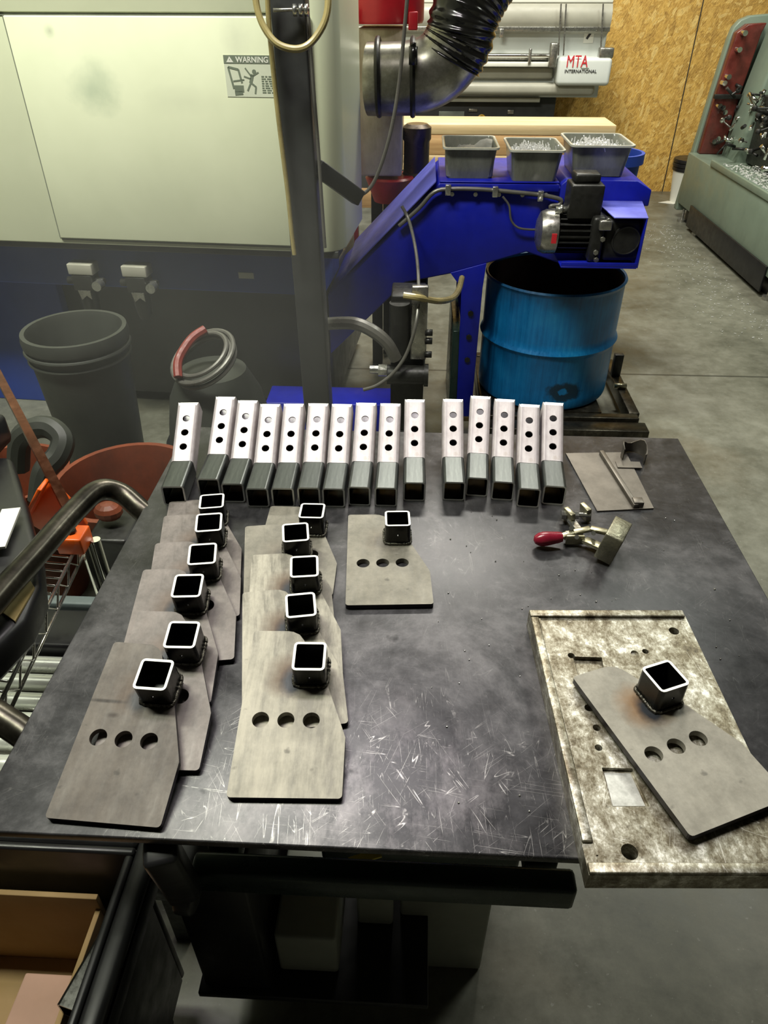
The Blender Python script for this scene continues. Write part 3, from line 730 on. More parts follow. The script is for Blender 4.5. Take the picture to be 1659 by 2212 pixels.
def chips(rt, w, seed, label, flatm=False):
    r = random.Random(seed); mb = MB(); mb.rings([[(a*w*.78+rt.location.x, b*.26*.78+rt.location.y, rt.location.z+.0045) for a, b in sq_loop(.5, .09, 2)], [(a*w*.885+rt.location.x, b*.26*.885+rt.location.y, rt.location.z+.068) for a, b in sq_loop(.5, .09, 2)]], smooth=False)
    for i in range(520):
        x, y = r.uniform(-.40, .40)*w, r.uniform(-.40, .40)*.26; z = .070+.020*(1-(2.2*x/w)**2)*(1-(2.2*y/.26)**2)*r.uniform(.6, 1.2)
        c = Vector((x, y, z))+rt.location; d = Vector((r.uniform(-1, 1), r.uniform(-1, 1), r.uniform(-.5, 1))).normalized()*r.uniform(.004, .010)
        mb.bar(c-d, c+d, .003, .002, up=(.1, .2, .95))
    for i in range(110):
        x, y = r.gauss(0, .17)*w, r.gauss(0, .2)*.26; c = Vector((x, y, .088))+rt.location; d = Vector((r.uniform(-.5, .5), r.uniform(-.5, .5), 1)).normalized()*r.uniform(.008, .020); mb.bar(c-d*.3, c+d, .003, .003, up=(.9, .1, .05))
    return mb.build('metal_swarf', M['chips'], label=label, cat='metal swarf', kind='stuff')
t1, w1 = tub('left tub with folded sheet offcuts on the chip conveyor', .082, .272, .9925, 0)
t2, w2 = tub('middle tub of metal pins, lowest and set slightly forward on the conveyor', .315, .500, .9925, -.04)
t3, w3 = tub('right tub heaped with bright pins, over the gear motor', .535, .748, 1.0035, 0)
chips(t2, w2, 1, 'heap of small bright pins filling the middle tub')
chips(t3, w3, 2, 'heap of small bright pins filling the right tub')
lx, ly = t1.location.x, t1.location.y
M['rag'] = flat('grey_folded_sheet', (.26, .26, .24), .5, .3, .3, 20)
for i, (nm, p4) in enumerate((('long crumpled sheet offcut sloping up in the left tub', [(-.07, -.09, .062), (.075, -.07, .075), (.088, .05, .112), (-.05, .03, .075)]), ('small folded offcut lying flat in the left tub', [(-.078, -.02, .060), (.01, .03, .085), (-.01, .10, .080), (-.08, .08, .064)]))):
    mb = MB(); rs = []
    for s_ in range(7):
        t = s_/6; a = Vector(p4[0]).lerp(Vector(p4[1]), t); b = Vector(p4[3]).lerp(Vector(p4[2]), t)
        row = []
        for q in range(5): v = a.lerp(b, q/4)+Vector((lx, ly, t1.location.z+.007*math.sin(s_*2+q*1.3+i))); row.append(v)
        rs.append(row+[v-Vector((0, 0, .003)) for v in row[::-1]])
    mb.rings(rs).build('sheet_offcut', M['rag'], label=nm, cat='offcut')
MB().rings([[(a*.17+lx, b*.22+ly, t1.location.z+.005) for a, b in sq_loop(.5, .09, 2)], [(a*.175+lx, b*.235+ly, t1.location.z+.055) for a, b in sq_loop(.5, .09, 2)]], smooth=False).build('folded_sheets', M['rag'], label='dull folded sheet pieces filling the bottom of the left tub', cat='scrap', kind='stuff')
# ------------------------------------------------------------------ drum and dolly
dr = empty('steel_drum', (.575, 3.02, .095), 'open blue steel drum with a burnt patch low on its side, under the conveyor head', 'drum')
H_ = .505; prof = [(.27, .0), (.282, .008), (.285, .02)]
def rib(z): return [(.285, z-.022), (.290, z-.012), (.296, z), (.290, z+.012), (.285, z+.022)]
prof += [(.285, .05)] + rib(.255) + [(.285, .30), (.285, H_-.02)]
LB().lathe(prof+[(.288, H_-.012), (.292, H_-.004), (.288, H_+.004), (.281, H_), (.280, H_-.02)], n=64).build('drum_shell', M['drum'], dr)
mb = LB(); mb.lathe([(.279, H_-.01), (.279, .03), (.0001, .03)], n=48).build('drum_inside', M['drum_in'], dr)
mb = LB(); mb.lathe([(.27, 0), (.0001, .001)], n=48).build('drum_bottom', M['drum'], dr)
dl = empty('drum_dolly', (.60, 2.95, 0), 'rusty dark angle iron dolly frame under the blue drum', 'dolly')
for a, b in (((.30, 2.72, .062), (.95, 2.72, .062)), ((.30, 3.33, .062), (.95, 3.33, .062)), ((.94, 2.745, .062), (.94, 3.30, .062)), ((.31, 2.745, .062), (.31, 3.30, .062))):
    MB().bar(a, b, .045, .06).build('frame_bar', M['pipe'], dl, bevel=.003)
MB().box((.334, 2.744, .082), (.80, 3.306, .0945)).build('deck', M['pipe'], dl)
for x in (.33, .92):
    for y in (2.76, 3.28): MB().cyl((x-.014, y, .024), (x+.014, y, .024), .024, n=20).build('wheel', M['black_rubber'], dl)
MB().box((.915, 3.10, .093), (.955, 3.13, .20)).build('upright_tab', M['cast'], dl, bevel=.002)
MB().cyl((.90, 2.98, .105), (.955, 2.98, .105), .012, n=10).build('valve_stub', M['clamp'], dl)
MB().box((.28, 2.60, .0), (.97, 2.68, .085)).build('steel_beam', M['pipe'], bevel=.004, label='dark rusty steel beam lying on the floor in front of the drum dolly', cat='beam')
# ------------------------------------------------------------------ big cream machine
MR = R(-4.2)
mc = empty('enclosed_lathe', (-.262, 2.5, 0), 'large cream enclosed machining centre with blue skirt filling the upper left', 'machine', rot=(0, 0, MR))
# local: x to the right (negative = left), y depth
lo = sq_loop(1, .001)
def rr_box(x0, x1, y0, y1, z0, z1, r, mat, name, par, bevel=.0):
    pts = [(x0, y1), (x0, y0), (x1-r, y0)] + arc(x1-r, y0+r, r, -90, 0, 8)[1:] + [(x1, y1)]
    mb = LB(); mb.prism(pts, XY, z0, z1)
    return mb.build(name, mat, par, bevel=bevel)
rr_box(-2.6, 0, 0, .46, .815, 2.3, .085, M['cream'], 'cabinet', mc, .004)
LB().box((-2.6, .4601, .62), (-.62, 1.2, 2.25)).build('rear_cabinet', M['cream'], mc, bevel=.006)
MCI = world(mc).inverted()
def onm(px, py, dy=0):
    """pixel to the machine's front plane, in its own coordinates"""
    o_, d_ = MCI @ CAM, MCI.to_3x3() @ ray(px, py); t = (dy-o_.y)/d_.y; return o_ + d_*t
sl = onm(0, 165); sb = onm(103, 512); st = onm(300, 34); sr = onm(635, 533)
zt, zb_ = st.z, sb.z
LB().box((-1.02, -.010, zb_), (onm(690, 400).x, 0, zt)).build('door_panel', M['cream'], mc, bevel=.004)
LB().box((-2.6, -.006, zt+.008), (-.09, 0, 2.2)).build('upper_panel', M['cream'], mc, bevel=.004)
LB().box((-2.6, -.002, zt), (-.085, -.0005, zt+.008)).box((-1.026, -.002, zb_), (-1.021, -.0005, zt)).box((-1.02, -.002, zb_-.007), (-.12, -.0005, zb_)).build('panel_seam', M['cream_dark'], mc)
LB().box((-2.6, .12, .62), (-.10, .46, .8149)).build('blue_skirt', M['blue_skirt'], mc, bevel=.004)
LB().box((-2.6, .35, .05), (-.12, 1.15, .6199)).build('dark_plinth', M['dark_cab'], mc, bevel=.01)
LB().box((-2.6, .30, .0), (-1.28, .349, .6198)).build('blue_base_panel', M['blue_skirt'], mc, bevel=.004)
LB().box((-2.6, .02, .79), (-.02, .118, .8145)).build('drip_rail', M['dark_cab'], mc, bevel=.003)
# warning sticker
wk = onm(484, 118); we = onm(620, 118); wb = onm(500, 208)
W0, W1, Z1, Z0 = wk.x, we.x+.0, wk.z, wb.z
stk = LB().box((W0, -.0112, Z0), (W1, -.0102, Z1)).build('warning_sticker', flat('yellowed_sticker', (.64, .67, .54), .5, 0, .05), mc)
hd = (Z1-Z0)*.20
LB().box((W0, -.0118, Z1-hd), (W1, -.0113, Z1)).build('sticker_header', M['ink_grey'], stk)
text('sticker_word', 'WARNING', hd*.95, M['label_white'], stk, (W0+.038, -.0122, Z1-hd*.85), (R(90), 0, 0), bold=.0004)
tr = LB(); tr.prism([(W0+.008, Z1-hd*.85), (W0+.030, Z1-hd*.85), (W0+.019, Z1-hd*.15)], XZ, -.0123, -.0119); tr.build('alert_triangle', M['label_white'], stk)
tr = LB(); tr.prism([(W0+.0178, Z1-hd*.45), (W0+.0202, Z1-hd*.45), (W0+.0196, Z1-hd*.62), (W0+.0184, Z1-hd*.62)], XZ, -.0127, -.0124); tr.build('alert_mark', M['ink_grey'], stk)
mb = LB()
hs = Z1-Z0; X = lambda f: W0+f*(W1-W0); Z = lambda f: Z1-f*hs
def ln(a, b, w=.004): mb.bar((X(a[0]), -.0116, Z(a[1])), (X(b[0]), -.0116, Z(b[1])), .0006, w, up=(0, 0, 1) if abs(a[1]-b[1]) < abs(a[0]-b[0]) else (1, 0, 0))
ln((.06, .28), (.12, .80), .006); ln((.06, .28), (.22, .34), .006); ln((.22, .34), (.26, .66), .006); ln((.12, .62), (.30, .58), .004)
ln((.13, .80), (.28, .80), .018); ln((.13, .92), (.26, .90), .010)
ln((.44, .45), (.40, .66), .010); ln((.42, .50), (.33, .30), .004); ln((.43, .50), (.54, .40), .004); ln((.41, .56), (.30, .50), .004); ln((.40, .66), (.34, .85), .005); ln((.41, .66), (.48, .75), .005); ln((.48, .75), (.46, .92), .005)
mb.cyl((X(.47), -.0119, Z(.39)), (X(.47), -.0113, Z(.39)), .0065, n=12)
mb.build('pictogram', M['ink_grey'], stk)
mb = LB(); r5 = random.Random(4)
for i in range(8):
    z = .50+.055*i; x = .58
    while x < .97:
        w = r5.uniform(.03, .08); ln((x, z), (min(.98, x+w), z), .0032); x += w+.018
mb.build('sticker_print', M['ink_grey'], stk)
p = onm(515, 588, .12); q = onm(549, 602, .12)
LB().box((p.x, .117, q.z), (q.x, .1195, p.z)).build('white_label', M['label_white'], mc)
# two filter regulators under the skirt
def frl(px, label):
    a = mc.matrix_world if False else world(mc) @ onm(px, 578, .05)
    r_ = empty('filter_regulator', (a.x, a.y, .60), label, 'air regulator', 'air regulators under the cream machine', rot=(0, 0, MR))
    LB().box((-.045, -.03, .095), (.050, .03, .135)).build('cap', M['grey_paint'], r_, bevel=.004)
    LB().box((-.038, -.028, .035), (.040, .035, .094)).cyl((-.07, 0, .065), (.075, 0, .065), .014).build('body', M['cast'], r_, bevel=.004)
    LB().lathe([(.032, .034), (.034, 0), (.030, -.050), (.018, -.072), (.0001, -.074)], n=20).build('bowl', M['cast'], r_)
    LB().prism([(-.018, .04), (.030, .04), (.030, .008), (.012, .022), (-.010, .005)], XZ, -.040, -.0345).build('gauge_plate', M['steel'], r_)
    LB().cyl((.062, -.01, .06), (.062, -.045, .06), .018, n=18).build('gauge', M['zinc'], r_)
    return r_
frl(178, 'left air filter regulator with a pale cap, under the cream machine')
frl(293, 'right air filter regulator with a tan cap, under the cream machine')
# ------------------------------------------------------------------ dark post with air lines
po = empty('steel_post', (-.35, 2.2, 0), 'dark grey square steel post standing in front of the cream machine', 'post')
MB().prism([(-.400, 2.6), (-.312, 2.6), (-.286, .02), (-.375, .02)], XZ, 2.16, 2.25).build('post', M['dark_cab'], po, bevel=.006)
MB().box((-.43, 2.11, 0), (-.23, 2.30, .02)).build('base_plate', M['dark_cab'], po, bevel=.003)
MB().bar((-.30, 2.20, 1.145), (-.185, 2.28, 1.045), .04, .045).build('side_bracket', M['dark_cab'], po, bevel=.004)
MB().cyl(PY(590, 22, 2.13), PY(668, 20, 2.15), .004, n=10).build('through_rod', M['steel'], po)
for px in (637, 650, 662): MB().cyl(PY(px-4, 22, 2.14), PY(px+4, 22, 2.14), .013, n=6).build('nut', M['zinc'], po)
def line(name, pts, r, mat, label, cat, n=10, sub=6): return MB().tube(pts, r, n, sub).build(name, mat, label=label, cat=cat)
line('air_line', [PY(x, y, 2.17) for x, y in ((664, 26), (668, 60), (676, 180), (686, 300), (694, 420), (702, 535))], .005, M['hose_grey'], 'thin straight grey air line running down beside the dark post', 'air line')
line('yellowed_hose', [PY(x, y, Y) for x, y, Y in ((700, -60, 2.14), (709, 0, 2.13), (700, 50, 2.12), (672, 92, 2.11), (640, 106, 2.10), (600, 95, 2.10), (572, 62, 2.11), (556, 20, 2.12), (548, -40, 2.13))], .0085, M['hose_yellow'], 'looped yellowed air hose hanging round the top of the dark post', 'hose')
line('pale_hose', [PY(x, y, 2.135) for x, y in ((577, -40), (580, 40), (590, 150), (602, 260), (612, 340), (622, 420), (630, 500), (636, 550))], .0065, M['hose_yellow'], 'pale narrow hose running down the left edge of the dark post', 'hose')
line('grey_hose', [PY(x, y, Y) for x, y, Y in ((882, -30, 2.35), (874, 60, 2.35), (862, 180, 2.35), (845, 280, 2.34), (822, 360, 2.33), (800, 405, 2.32), (775, 424, 2.31), (757, 427, 2.30))], .0055, M['hose_grey'], 'grey cable hanging in a curve in front of the mist collector', 'cable')
line('drain_hose', [PY(x, y, Y) for x, y, Y in ((868, 445, 2.785), (884, 478, 2.76), (898, 540, 2.62), (904, 610, 2.42), (900, 690, 2.3), (880, 760, 2.28), (850, 805, 2.26), (815, 832, 2.25), (785, 842, 2.25))], .006, M['hose_grey'], 'thin glossy hose arching down in front of the coolant pump', 'hose')
# ------------------------------------------------------------------ mist collector
my_ = 3.42
M['column'] = ramped('stained_beige_steel', [(.35, (.30, .25, .17)), (.65, (.62, .57, .44))], 5, (1, 1, .4), .4, .1)
ms = empty('mist_collector', (-.16, my_+.1, 0), 'mist collector with red rim and red funnel beside the cream machine', 'mist collector')
def mp(px, py): return PY(px, py, my_-.12)
a, b = mp(772, 60), mp(872, 60); zt_ = a.z; zb2 = mp(800, 392).z
MB().box((a.x, my_-.12, zb2+.02), (b.x, my_+.16, zt_)).build('column', M['column'], ms, bevel=.01)
c_ = Vector((mp(822, 20).x, my_, 0)); z1_ = mp(830, 52).z
MB().lathe([(.0001, z1_), (.155, z1_), (.160, z1_+.01), (.160, z1_+.16), (.15, z1_+.17), (.0001, z1_+.17)], (c_.x+.005, my_, 0), n=40).build('red_band', M['red'], ms)
p = mp(900, 30); MB().box((p.x-.03, my_-.16, z1_-.018), (p.x+.005, my_-.10, z1_+.04)).build('clasp', M['red'], ms, bevel=.004)
f0 = mp(840, 390); f1 = mp(842, 440)
MB().lathe([(.0001, f0.z), (.100, f0.z+.002), (.108, f0.z-.006), (.085, f1.z+.03), (.070, f1.z-.01), (.0001, f1.z-.01)], (f0.x, my_-.02, 0), n=32).build('red_funnel', M['red'], ms)
MB().box((mp(757, 100).x, my_-.16, .6), (mp(765, 100).x+.004, my_-.14, zt_+.05)).build('red_edge', M['red'], ms)
MB().box((a.x+.04, my_-.02, 0), (a.x+.09, my_+.03, zb2+.02)).box((b.x-.09, my_+.10, 0), (b.x-.04, my_+.15, zb2+.02)).build('stand', M['cast'], ms)
# duct elbow and black flexible hose
dp = [PY(x, y, Y) for x, y, Y in ((796, 172, 3.14), (840, 172, 3.13), (890, 169, 3.12), (938, 152, 3.12), (970, 122, 3.12), (990, 85, 3.12))]
du = MB().tube(dp, .121, 32, 6).build('duct_elbow', M['duct'], label='dented galvanised duct elbow feeding the black flexible hose', cat='duct')
for px in (818, 892):
    c0 = PY(px, 168, 3.125)
    MB().torus(c0, .123, .011, (1, 0, .02), 40, 8).build('clamp_ring', M['cast'], du)
p0 = PY(893, 100, 2.98); MB().cyl(p0, p0-Vector((0, 0, .055)), .016, n=10).cyl(p0+Vector((0, 0, .012)), p0, .010, n=8).build('clamp_screw', M['hose_black'], du)
hp = [PY(x, y, Y) for x, y, Y in ((972, 128, 3.12), (992, 84, 3.12), (1005, 30, 3.12), (1030, -25, 3.14), (1075, -90, 3.18), (1140, -160, 3.25))]
mb = MB(); mb.tube(hp, .124, 28, 26, rf=lambda t: 1+.032*math.sin(t*2*math.pi*15)); mb.build('flexible_duct', M['hose_black'], label='glossy black ribbed flexible duct rising out of the top of the picture', cat='flexible duct')
# small brown motor can behind the slope
p = PY(899, 360, 3.45); mo = empty('pump_motor', (p.x, 3.45, 0), 'small brown motor can behind the sloping conveyor lid', 'motor')
MB().lathe([(.0001, 1.115), (.045, 1.118), (.062, 1.105), (.062, 1.06), (.056, 1.05), (.056, .93), (.064, .92), (.064, .60), (.0001, .60)], (p.x, 3.45, -.03), n=28).build('motor_can', M['brown_motor'], mo)
MB().box((p.x-.07, 3.38, 0), (p.x+.07, 3.52, .57)).build('pump_stand', M['cast'], mo, bevel=.01)
# ------------------------------------------------------------------ coolant pump group
cp = empty('coolant_pump', (-.06, 2.42, 0), 'dark coolant pump and bracket under the conveyor slope', 'pump')
MB().box((-.09, 2.36, .20), (.03, 2.50, .72)).build('pump_bracket', M['cast'], cp, bevel=.006)
MB().box((-.02, 2.335, .50), (.035, 2.36, .76)).build('bracket_plate', M['steel'], cp, bevel=.004)
MB().cyl((-.06, 2.35, .50), (-.06, 2.35, .70), .035, n=20).build('pump_column', M['cast'], cp)
MB().cyl((-.10, 2.31, .455), (.03, 2.31, .455), .034, n=20).cyl((.03, 2.31, .455), (.045, 2.31, .455), .040, n=20).build('pump_barrel', M['cast'], cp)
MB().cyl((-.13, 2.30, .475), (-.10, 2.30, .475), .022, n=6).cyl((-.16, 2.30, .478), (-.13, 2.30, .478), .014, n=12).build('brass_fitting', M['zinc'], cp)
MB().box((-.09, 2.36, 0), (.03, 2.50, .1999)).build('pump_base', M['cast'], cp, bevel=.004)
for z in (.52, .57, .60): MB().cyl((.03, 2.34, z), (.055, 2.34, z), .012, n=8).build('bolt', M['cast'], cp)
line('suction_hose', [PY(x, y, Y) for x, y, Y in ((700, 700, 2.35), (760, 698, 2.3), (800, 712, 2.28), (835, 740, 2.28), (855, 775, 2.29))], .022, M['hose_grey'], 'thick grey suction hose curving into the coolant pump', 'hose')
line('brass_pipe', [PY(x, y, Y) for x, y, Y in ((872, 638, 2.32), (905, 643, 2.32), (945, 650, 2.4), (975, 645, 2.5), (990, 628, 2.62), (998, 600, 2.72))], .011, M['hose_yellow'], 'yellowish pipe bending from the coolant pump to the conveyor leg', 'pipe')
MB().box((-.62, 2.62, 0), (-.02, 2.78, .17)).build('blue_base_box', M['blue'], bevel=.006, label='low blue base box on the floor between post and conveyor leg', cat='base box')
# ------------------------------------------------------------------ grey bucket, coil, orange bucket
bu = empty('grey_waste_bin', (-1.07, 2.08, 0), 'tall grey waste bin under the left air regulator', 'waste bin')
LB().lathe([(.112, .0), (.130, .30), (.148, .60), (.152, .66), (.160, .662), (.162, .68), (.158, .70), (.145, .70), (.140, .68), (.126, .35), (.105, .02), (.0001, .02)], n=40).build('bin_body', M['grey_bucket'], bu)
LB().torus((0, 0, .645), .156, .007, n=40).torus((0, 0, .615), .153, .005, n=40).build('bin_rim', M['grey_bucket'], bu)
ca = empty('drum_vacuum', (-.61, 1.95, 0), 'dusty grey shop vacuum drum under a coiled cord, behind the leftmost bent tube', 'vacuum')
LB().lathe([(.0001, 0), (.15, 0), (.165, .10), (.165, .40), (.155, .47), (.14, .55), (.10, .63), (.0001, .645)], n=36).build('vacuum_drum', M['grey_bucket'], ca)
LB().torus((0, 0, .39), .168, .010, n=36).build('band', M['black'], ca)
cx, cy, cz = -.605, 1.88, .685
co_ = empty('coiled_cord', (cx, cy, cz), 'dark coiled extension cord lying on top of the grey vacuum', 'cord coil', rot=(R(25), R(-22), 0))
for i, (r_, z) in enumerate(((.088, 0), (.080, .010), (.092, .016), (.075, .022))):
    LB().torus((0, .004*i, z), r_, .0065, n=36, sq=1.1).build('cord_turn', M['hose_grey'], co_)
LB().tube([(-.07, -.05, .03), (-.06, .0, .045), (-.02, .06, .045), (.02, .09, .035)], .013, 8).build('red_cord_end', M['red_worn'], co_)
ob = empty('orange_bucket', (-.79, 1.60, 0), 'dirty orange bucket on the floor behind the push handle', 'bucket')
LB().lathe([(.14, 0), (.185, .40), (.188, .43), (.20, .435), (.20, .46), (.185, .46), (.18, .43), (.137, .02), (.0001, .02)], n=40).build('bucket_body', M['orange_dark'], ob)
LB().torus((0, 0, .38), .188, .007, n=40).torus((0, 0, .30), .180, .006, n=40).build('bucket_rim', M['orange_dark'], ob)
ob2 = empty('orange_cask', (-1.15, 1.65, 0), 'dirty orange bucket at the left edge, below the grey waste bin', 'bucket')
LB().lathe([(.115, 0), (.150, .40), (.162, .42), (.162, .44), (.150, .44), (.146, .41), (.112, .02), (.0001, .02)], n=36).build('bucket_body', M['orange_dark'], ob2)
# grey corrugated hose heap
line('vacuum_hose', [PY(x, y, Y) for x, y, Y in ((40, 1010, 1.5), (45, 950, 1.5), (75, 925, 1.5), (110, 925, 1.5), (135, 950, 1.48), (125, 985, 1.45), (95, 1020, 1.42), (85, 1080, 1.4))], .028, M['grey_bucket'], 'grey vacuum hose curling at the left edge behind the orange bracket', 'hose')
# ------------------------------------------------------------------ left cart: chrome wire shelf, orange bracket, black crate
ws = empty('wire_shelf_cart', (-.62, .8, 0), 'chrome wire shelf cart standing left of the welding table', 'wire shelf')
WZ = .72
A, B = P(170, 1172, WZ), P(-60, 1640, WZ); A = Vector(A); B = Vector(B)
dz = Vector((0, 0, -.032)); wl = Vector((-.42, .04, 0))
MB().cyl(A, B, .0032, n=10).cyl(A+dz, B+dz, .0032, n=10).build('front_truss', M['zinc'], ws)
mb = MB(); n = 16
zz_ = [A.lerp(B, i/n) + (dz if i % 2 else Vector((0, 0, 0))) for i in range(n+1)]; mb.tube(zz_, .0020, 6, 1); mb.build('zigzag_wire', M['zinc'], ws)
mb = MB()
for i in range(24):
    q = A.lerp(B, i/24) + Vector((0, 0, -.004)); mb.cyl(q, q+wl, .0018, n=6)
mb.build('deck_wires', M['chrome'], ws)
pa = P(188, 1175, WZ-.02); pb = P(232, 1252, .45)
for px, py in ((182, 1172), (206, 1165)):
    t_ = P(px, py, WZ+.01); MB().cyl((t_.x, t_.y, .0), (t_.x, t_.y, WZ+.01), .009, n=14).build('corner_post', M['chrome'], ws)
mb = MB()
A2, B2 = A+Vector((0, 0, -.42)), B+Vector((0, 0, -.42))
mb.cyl(A2, B2, .0035, n=10)
for i in range(24): q = A2.lerp(B2, i/24); mb.cyl(q, q+wl, .0018, n=6)
mb.build('lower_deck', M['chrome'], ws)
br = empty('orange_bracket', P(135, 1100, .78), 'bright orange steel bracket with a bolted foot on the wire shelf corner', 'bracket')
zb3 = .80
def pz(x, y, z): return P(x, y, z)
q = [PY(x, y, 1.05) for x, y in ((98, 1038), (112, 1036), (160, 1085), (190, 1132), (176, 1160), (120, 1160), (72, 1132), (62, 1104))]
MB().prism([(v.x, v.z) for v in q], XZ, 1.045, 1.054).build('gusset', M['orange'], br, bevel=.002)
a_, b_ = PY(102, 1036, 1.04), PY(64, 1112, 1.04); MB().bar((a_.x, 1.025, a_.z), (b_.x, 1.025, b_.z), .036, .008, up=(1, 0, .4)).build('edge_flange', M['orange'], br, bevel=.002)
c1 = P(155, 1152, .755); MB().box((c1.x-.024, c1.y-.022, .722), (c1.x+.024, c1.y+.024, .757)).build('foot', M['orange'], br, bevel=.003)
MB().cyl((c1.x, c1.y, .757), (c1.x, c1.y, .764), .009, n=6).cyl((c1.x, c1.y, .764), (c1.x, c1.y, .776), .004, n=8).build('bolt', M['cast'], br)
MB().bar(PY(-30, 760, 1.45), P(150, 1105, .82), .016, .016).build('copper_bar', flat('copper_brown_bar', (.12, .04, .022), .22, .8, .4, 20), label='long coppery square bar slanting down behind the orange bracket', cat='bar')
bk = empty('black_crate', (-.72, .86, .815), 'black plastic crate with an amber label on the wire shelf', 'crate')
_cp = [P(x, y, .87) for x, y in ((-160, 985), (24, 985), (48, 1060), (80, 1180), (86, 1262), (54, 1335), (-30, 1420), (-200, 1450))]
MB().prism([(v.x, v.y) for v in _cp], XY, .815, .87).build('crate_shell', M['black'], bk, bevel=.01)
q = [P(2, 1322, .8705), P(54, 1236, .8705), P(76, 1272, .8705), P(34, 1345, .8705)]
mb = MB(); mb.prism([(v.x, v.y) for v in q], XY, .8705, .8735); mb.build('amber_label', M['label_amber'], bk)
MB().box((-.97, .95, .8702), (-.745, 1.12, .93)).build('black_lid_box', M['black'], bevel=.012, label='black plastic case resting on the black crate at the left edge', cat='case')
q = P(20, 1150, .90); MB().bar(P(-10, 1185, .885), P(25, 1100, .885), .028, .004).build('paper_strip', M['label_white'], label='strip of white paper lying beside the black case at the left edge', cat='paper')
# roller conveyor, low
M['roller'] = flat('bright_roller_steel', (.80, .82, .76), .3, .35, .1)
rc = empty('roller_conveyor', (-.75, .8, 0), 'low roller conveyor with bright steel rollers left of the table', 'roller conveyor')
for i in range(9):
    y = 1.07-.052*i; MB().cyl((-1.15, y, .30), (-.45, y, .30), .019, n=20).build('roller', M['roller'], rc)
MB().box((-1.2, .60, .22), (-1.155, 1.12, .33)).box((-.445, .60, .22), (-.42, 1.12, .33)).build('side_rail', M['cast'], rc, bevel=.003)
for x in (-1.18, -.435):
    for y in (.64, 1.08): MB().box((x-.015, y-.015, 0), (x+.015, y+.015, .22)).build('leg', M['cast'], rc)
a, b = P(62, 1322, .33), P(190, 1320, .33)
MB().box((-1.0, 1.10, 0), (-.56, 1.225, .33)).build('black_floor_bin', M['black'], bevel=.01, label='black box on the floor behind the roller conveyor', cat='box')
MB().box((-1.05, 1.235, .0), (-.52, 1.265, .335)).build('grey_board', flat('blue_grey_board', (.13, .16, .16), .5), bevel=.004, label='blue grey board standing behind the black floor box', cat='board')
# dark casting seen through the handle loop
p = P(230, 1110, .55)
ds = MB().box((p.x-.05, p.y-.04, 0), (p.x+.05, p.y+.10, .50)).build('dark_stand', M['cast'], bevel=.008, label='dark boxy stand with a dirty orange knob seen through the loop of the push handle', cat='stand')
MB().ball((p.x-.01, p.y+.03, .535), .035, 14, (1, .8, .7)).build('knob', M['orange_dark'], ds, label='dirty orange knob')
# ------------------------------------------------------------------ black tote with boxes, bottom left
tt = empty('black_tote', (-.60, .38, 0), 'large black plastic tote with open top at the lower left', 'tote')
RZ = .55
rim = [P(302, 1822, RZ), P(306, 1842, RZ), P(284, 1950, RZ), P(250, 2110, RZ), P(205, 2330, RZ)]
x1a, y1a = rim[0].x, .535
def tote_wall(x0, x1, y0, y1, z0, z1, t=.012):
    mb = MB(); mb.box((x0, y0, z0), (x1, y0+t, z1)); mb.box((x0, y1-t, z0), (x1, y1, z1)); mb.box((x0, y0+t, z0), (x0+t, y1-t, z1)); mb.box((x1-t, y0+t, z0), (x1, y1-t, z1)); mb.box((x0+t, y0+t, z0), (x1-t, y1-t, z0+.01)); return mb
TX0, TX1, TY0, TY1 = -.95, -.385, -.10, .525
tote_wall(TX0, TX1, TY0, TY1, .12, RZ).build('tote_shell', M['black'], tt, bevel=.004)
mb = MB(); mb.box((TX1, TY0-.02, RZ-.022), (TX1+.030, TY1+.03, RZ)); mb.box((TX0, TY1, RZ-.022), (TX1, TY1+.03, RZ)); mb.build('tote_rim', M['black'], tt, bevel=.008)
mb = MB(); mb.box((TX1+.026, TY0-.02, RZ-.060), (TX1+.031, TY1+.03, RZ-.0225)); mb.build('rim_skirt', M['black'], tt, bevel=.001)
for x, y in ((TX0+.03, TY0+.04), (TX1-.06, TY0+.04), (TX0+.03, TY1-.07), (TX1-.06, TY1-.07)): MB().box((x, y, 0), (x+.03, y+.03, .12)).build('foot', M['cast'], tt)
MB().box((-.85, .0, .131), (-.44, .50, .2495)).build('black_case', M['black'], label='flat black case under the cardboard box in the tote', cat='case')
cb = empty('cardboard_box', (-.56, .43, .25), 'open yellow brown cardboard box inside the black tote', 'cardboard box')
MB().box((-.80, .02, .25), (-.448, .028, .44)).box((-.80, .485, .25), (-.448, .493, .47)).box((-.456, .0281, .25), (-.448, .4849, .44)).box((-.80, .0281, .25), (-.792, .4849, .44)).box((-.79, .0281, .25), (-.457, .4849, .256)).build('box_walls', M['card'], cb, bevel=.001)
c2 = empty('closed_cardboard_box', (-.5, .30, .13), 'brown cardboard box lying in the tote, nearest the viewer', 'cardboard box')
MB().box((-.56, .20, .2565), (-.462, .425, .36)).build('box', M['card2'], c2, bevel=.003)
p = P(178, 2110, .43)
mb = MB(); rt_ = Matrix.Translation((-.420, .40, .452)) @ Matrix.Rotation(R(-14), 4, 'Z')
ring_sweep(mb, .036, .0026, [lambda a, b: rt_ @ Vector((a, -.055, b)), lambda a, b: rt_ @ Vector((a, .055, b))]); mb.build('square_tube_offcut', [M['tube_black'], M['tube_in'], M['rim2']], label='short dark square tube lying in the black tote', cat='steel tube')
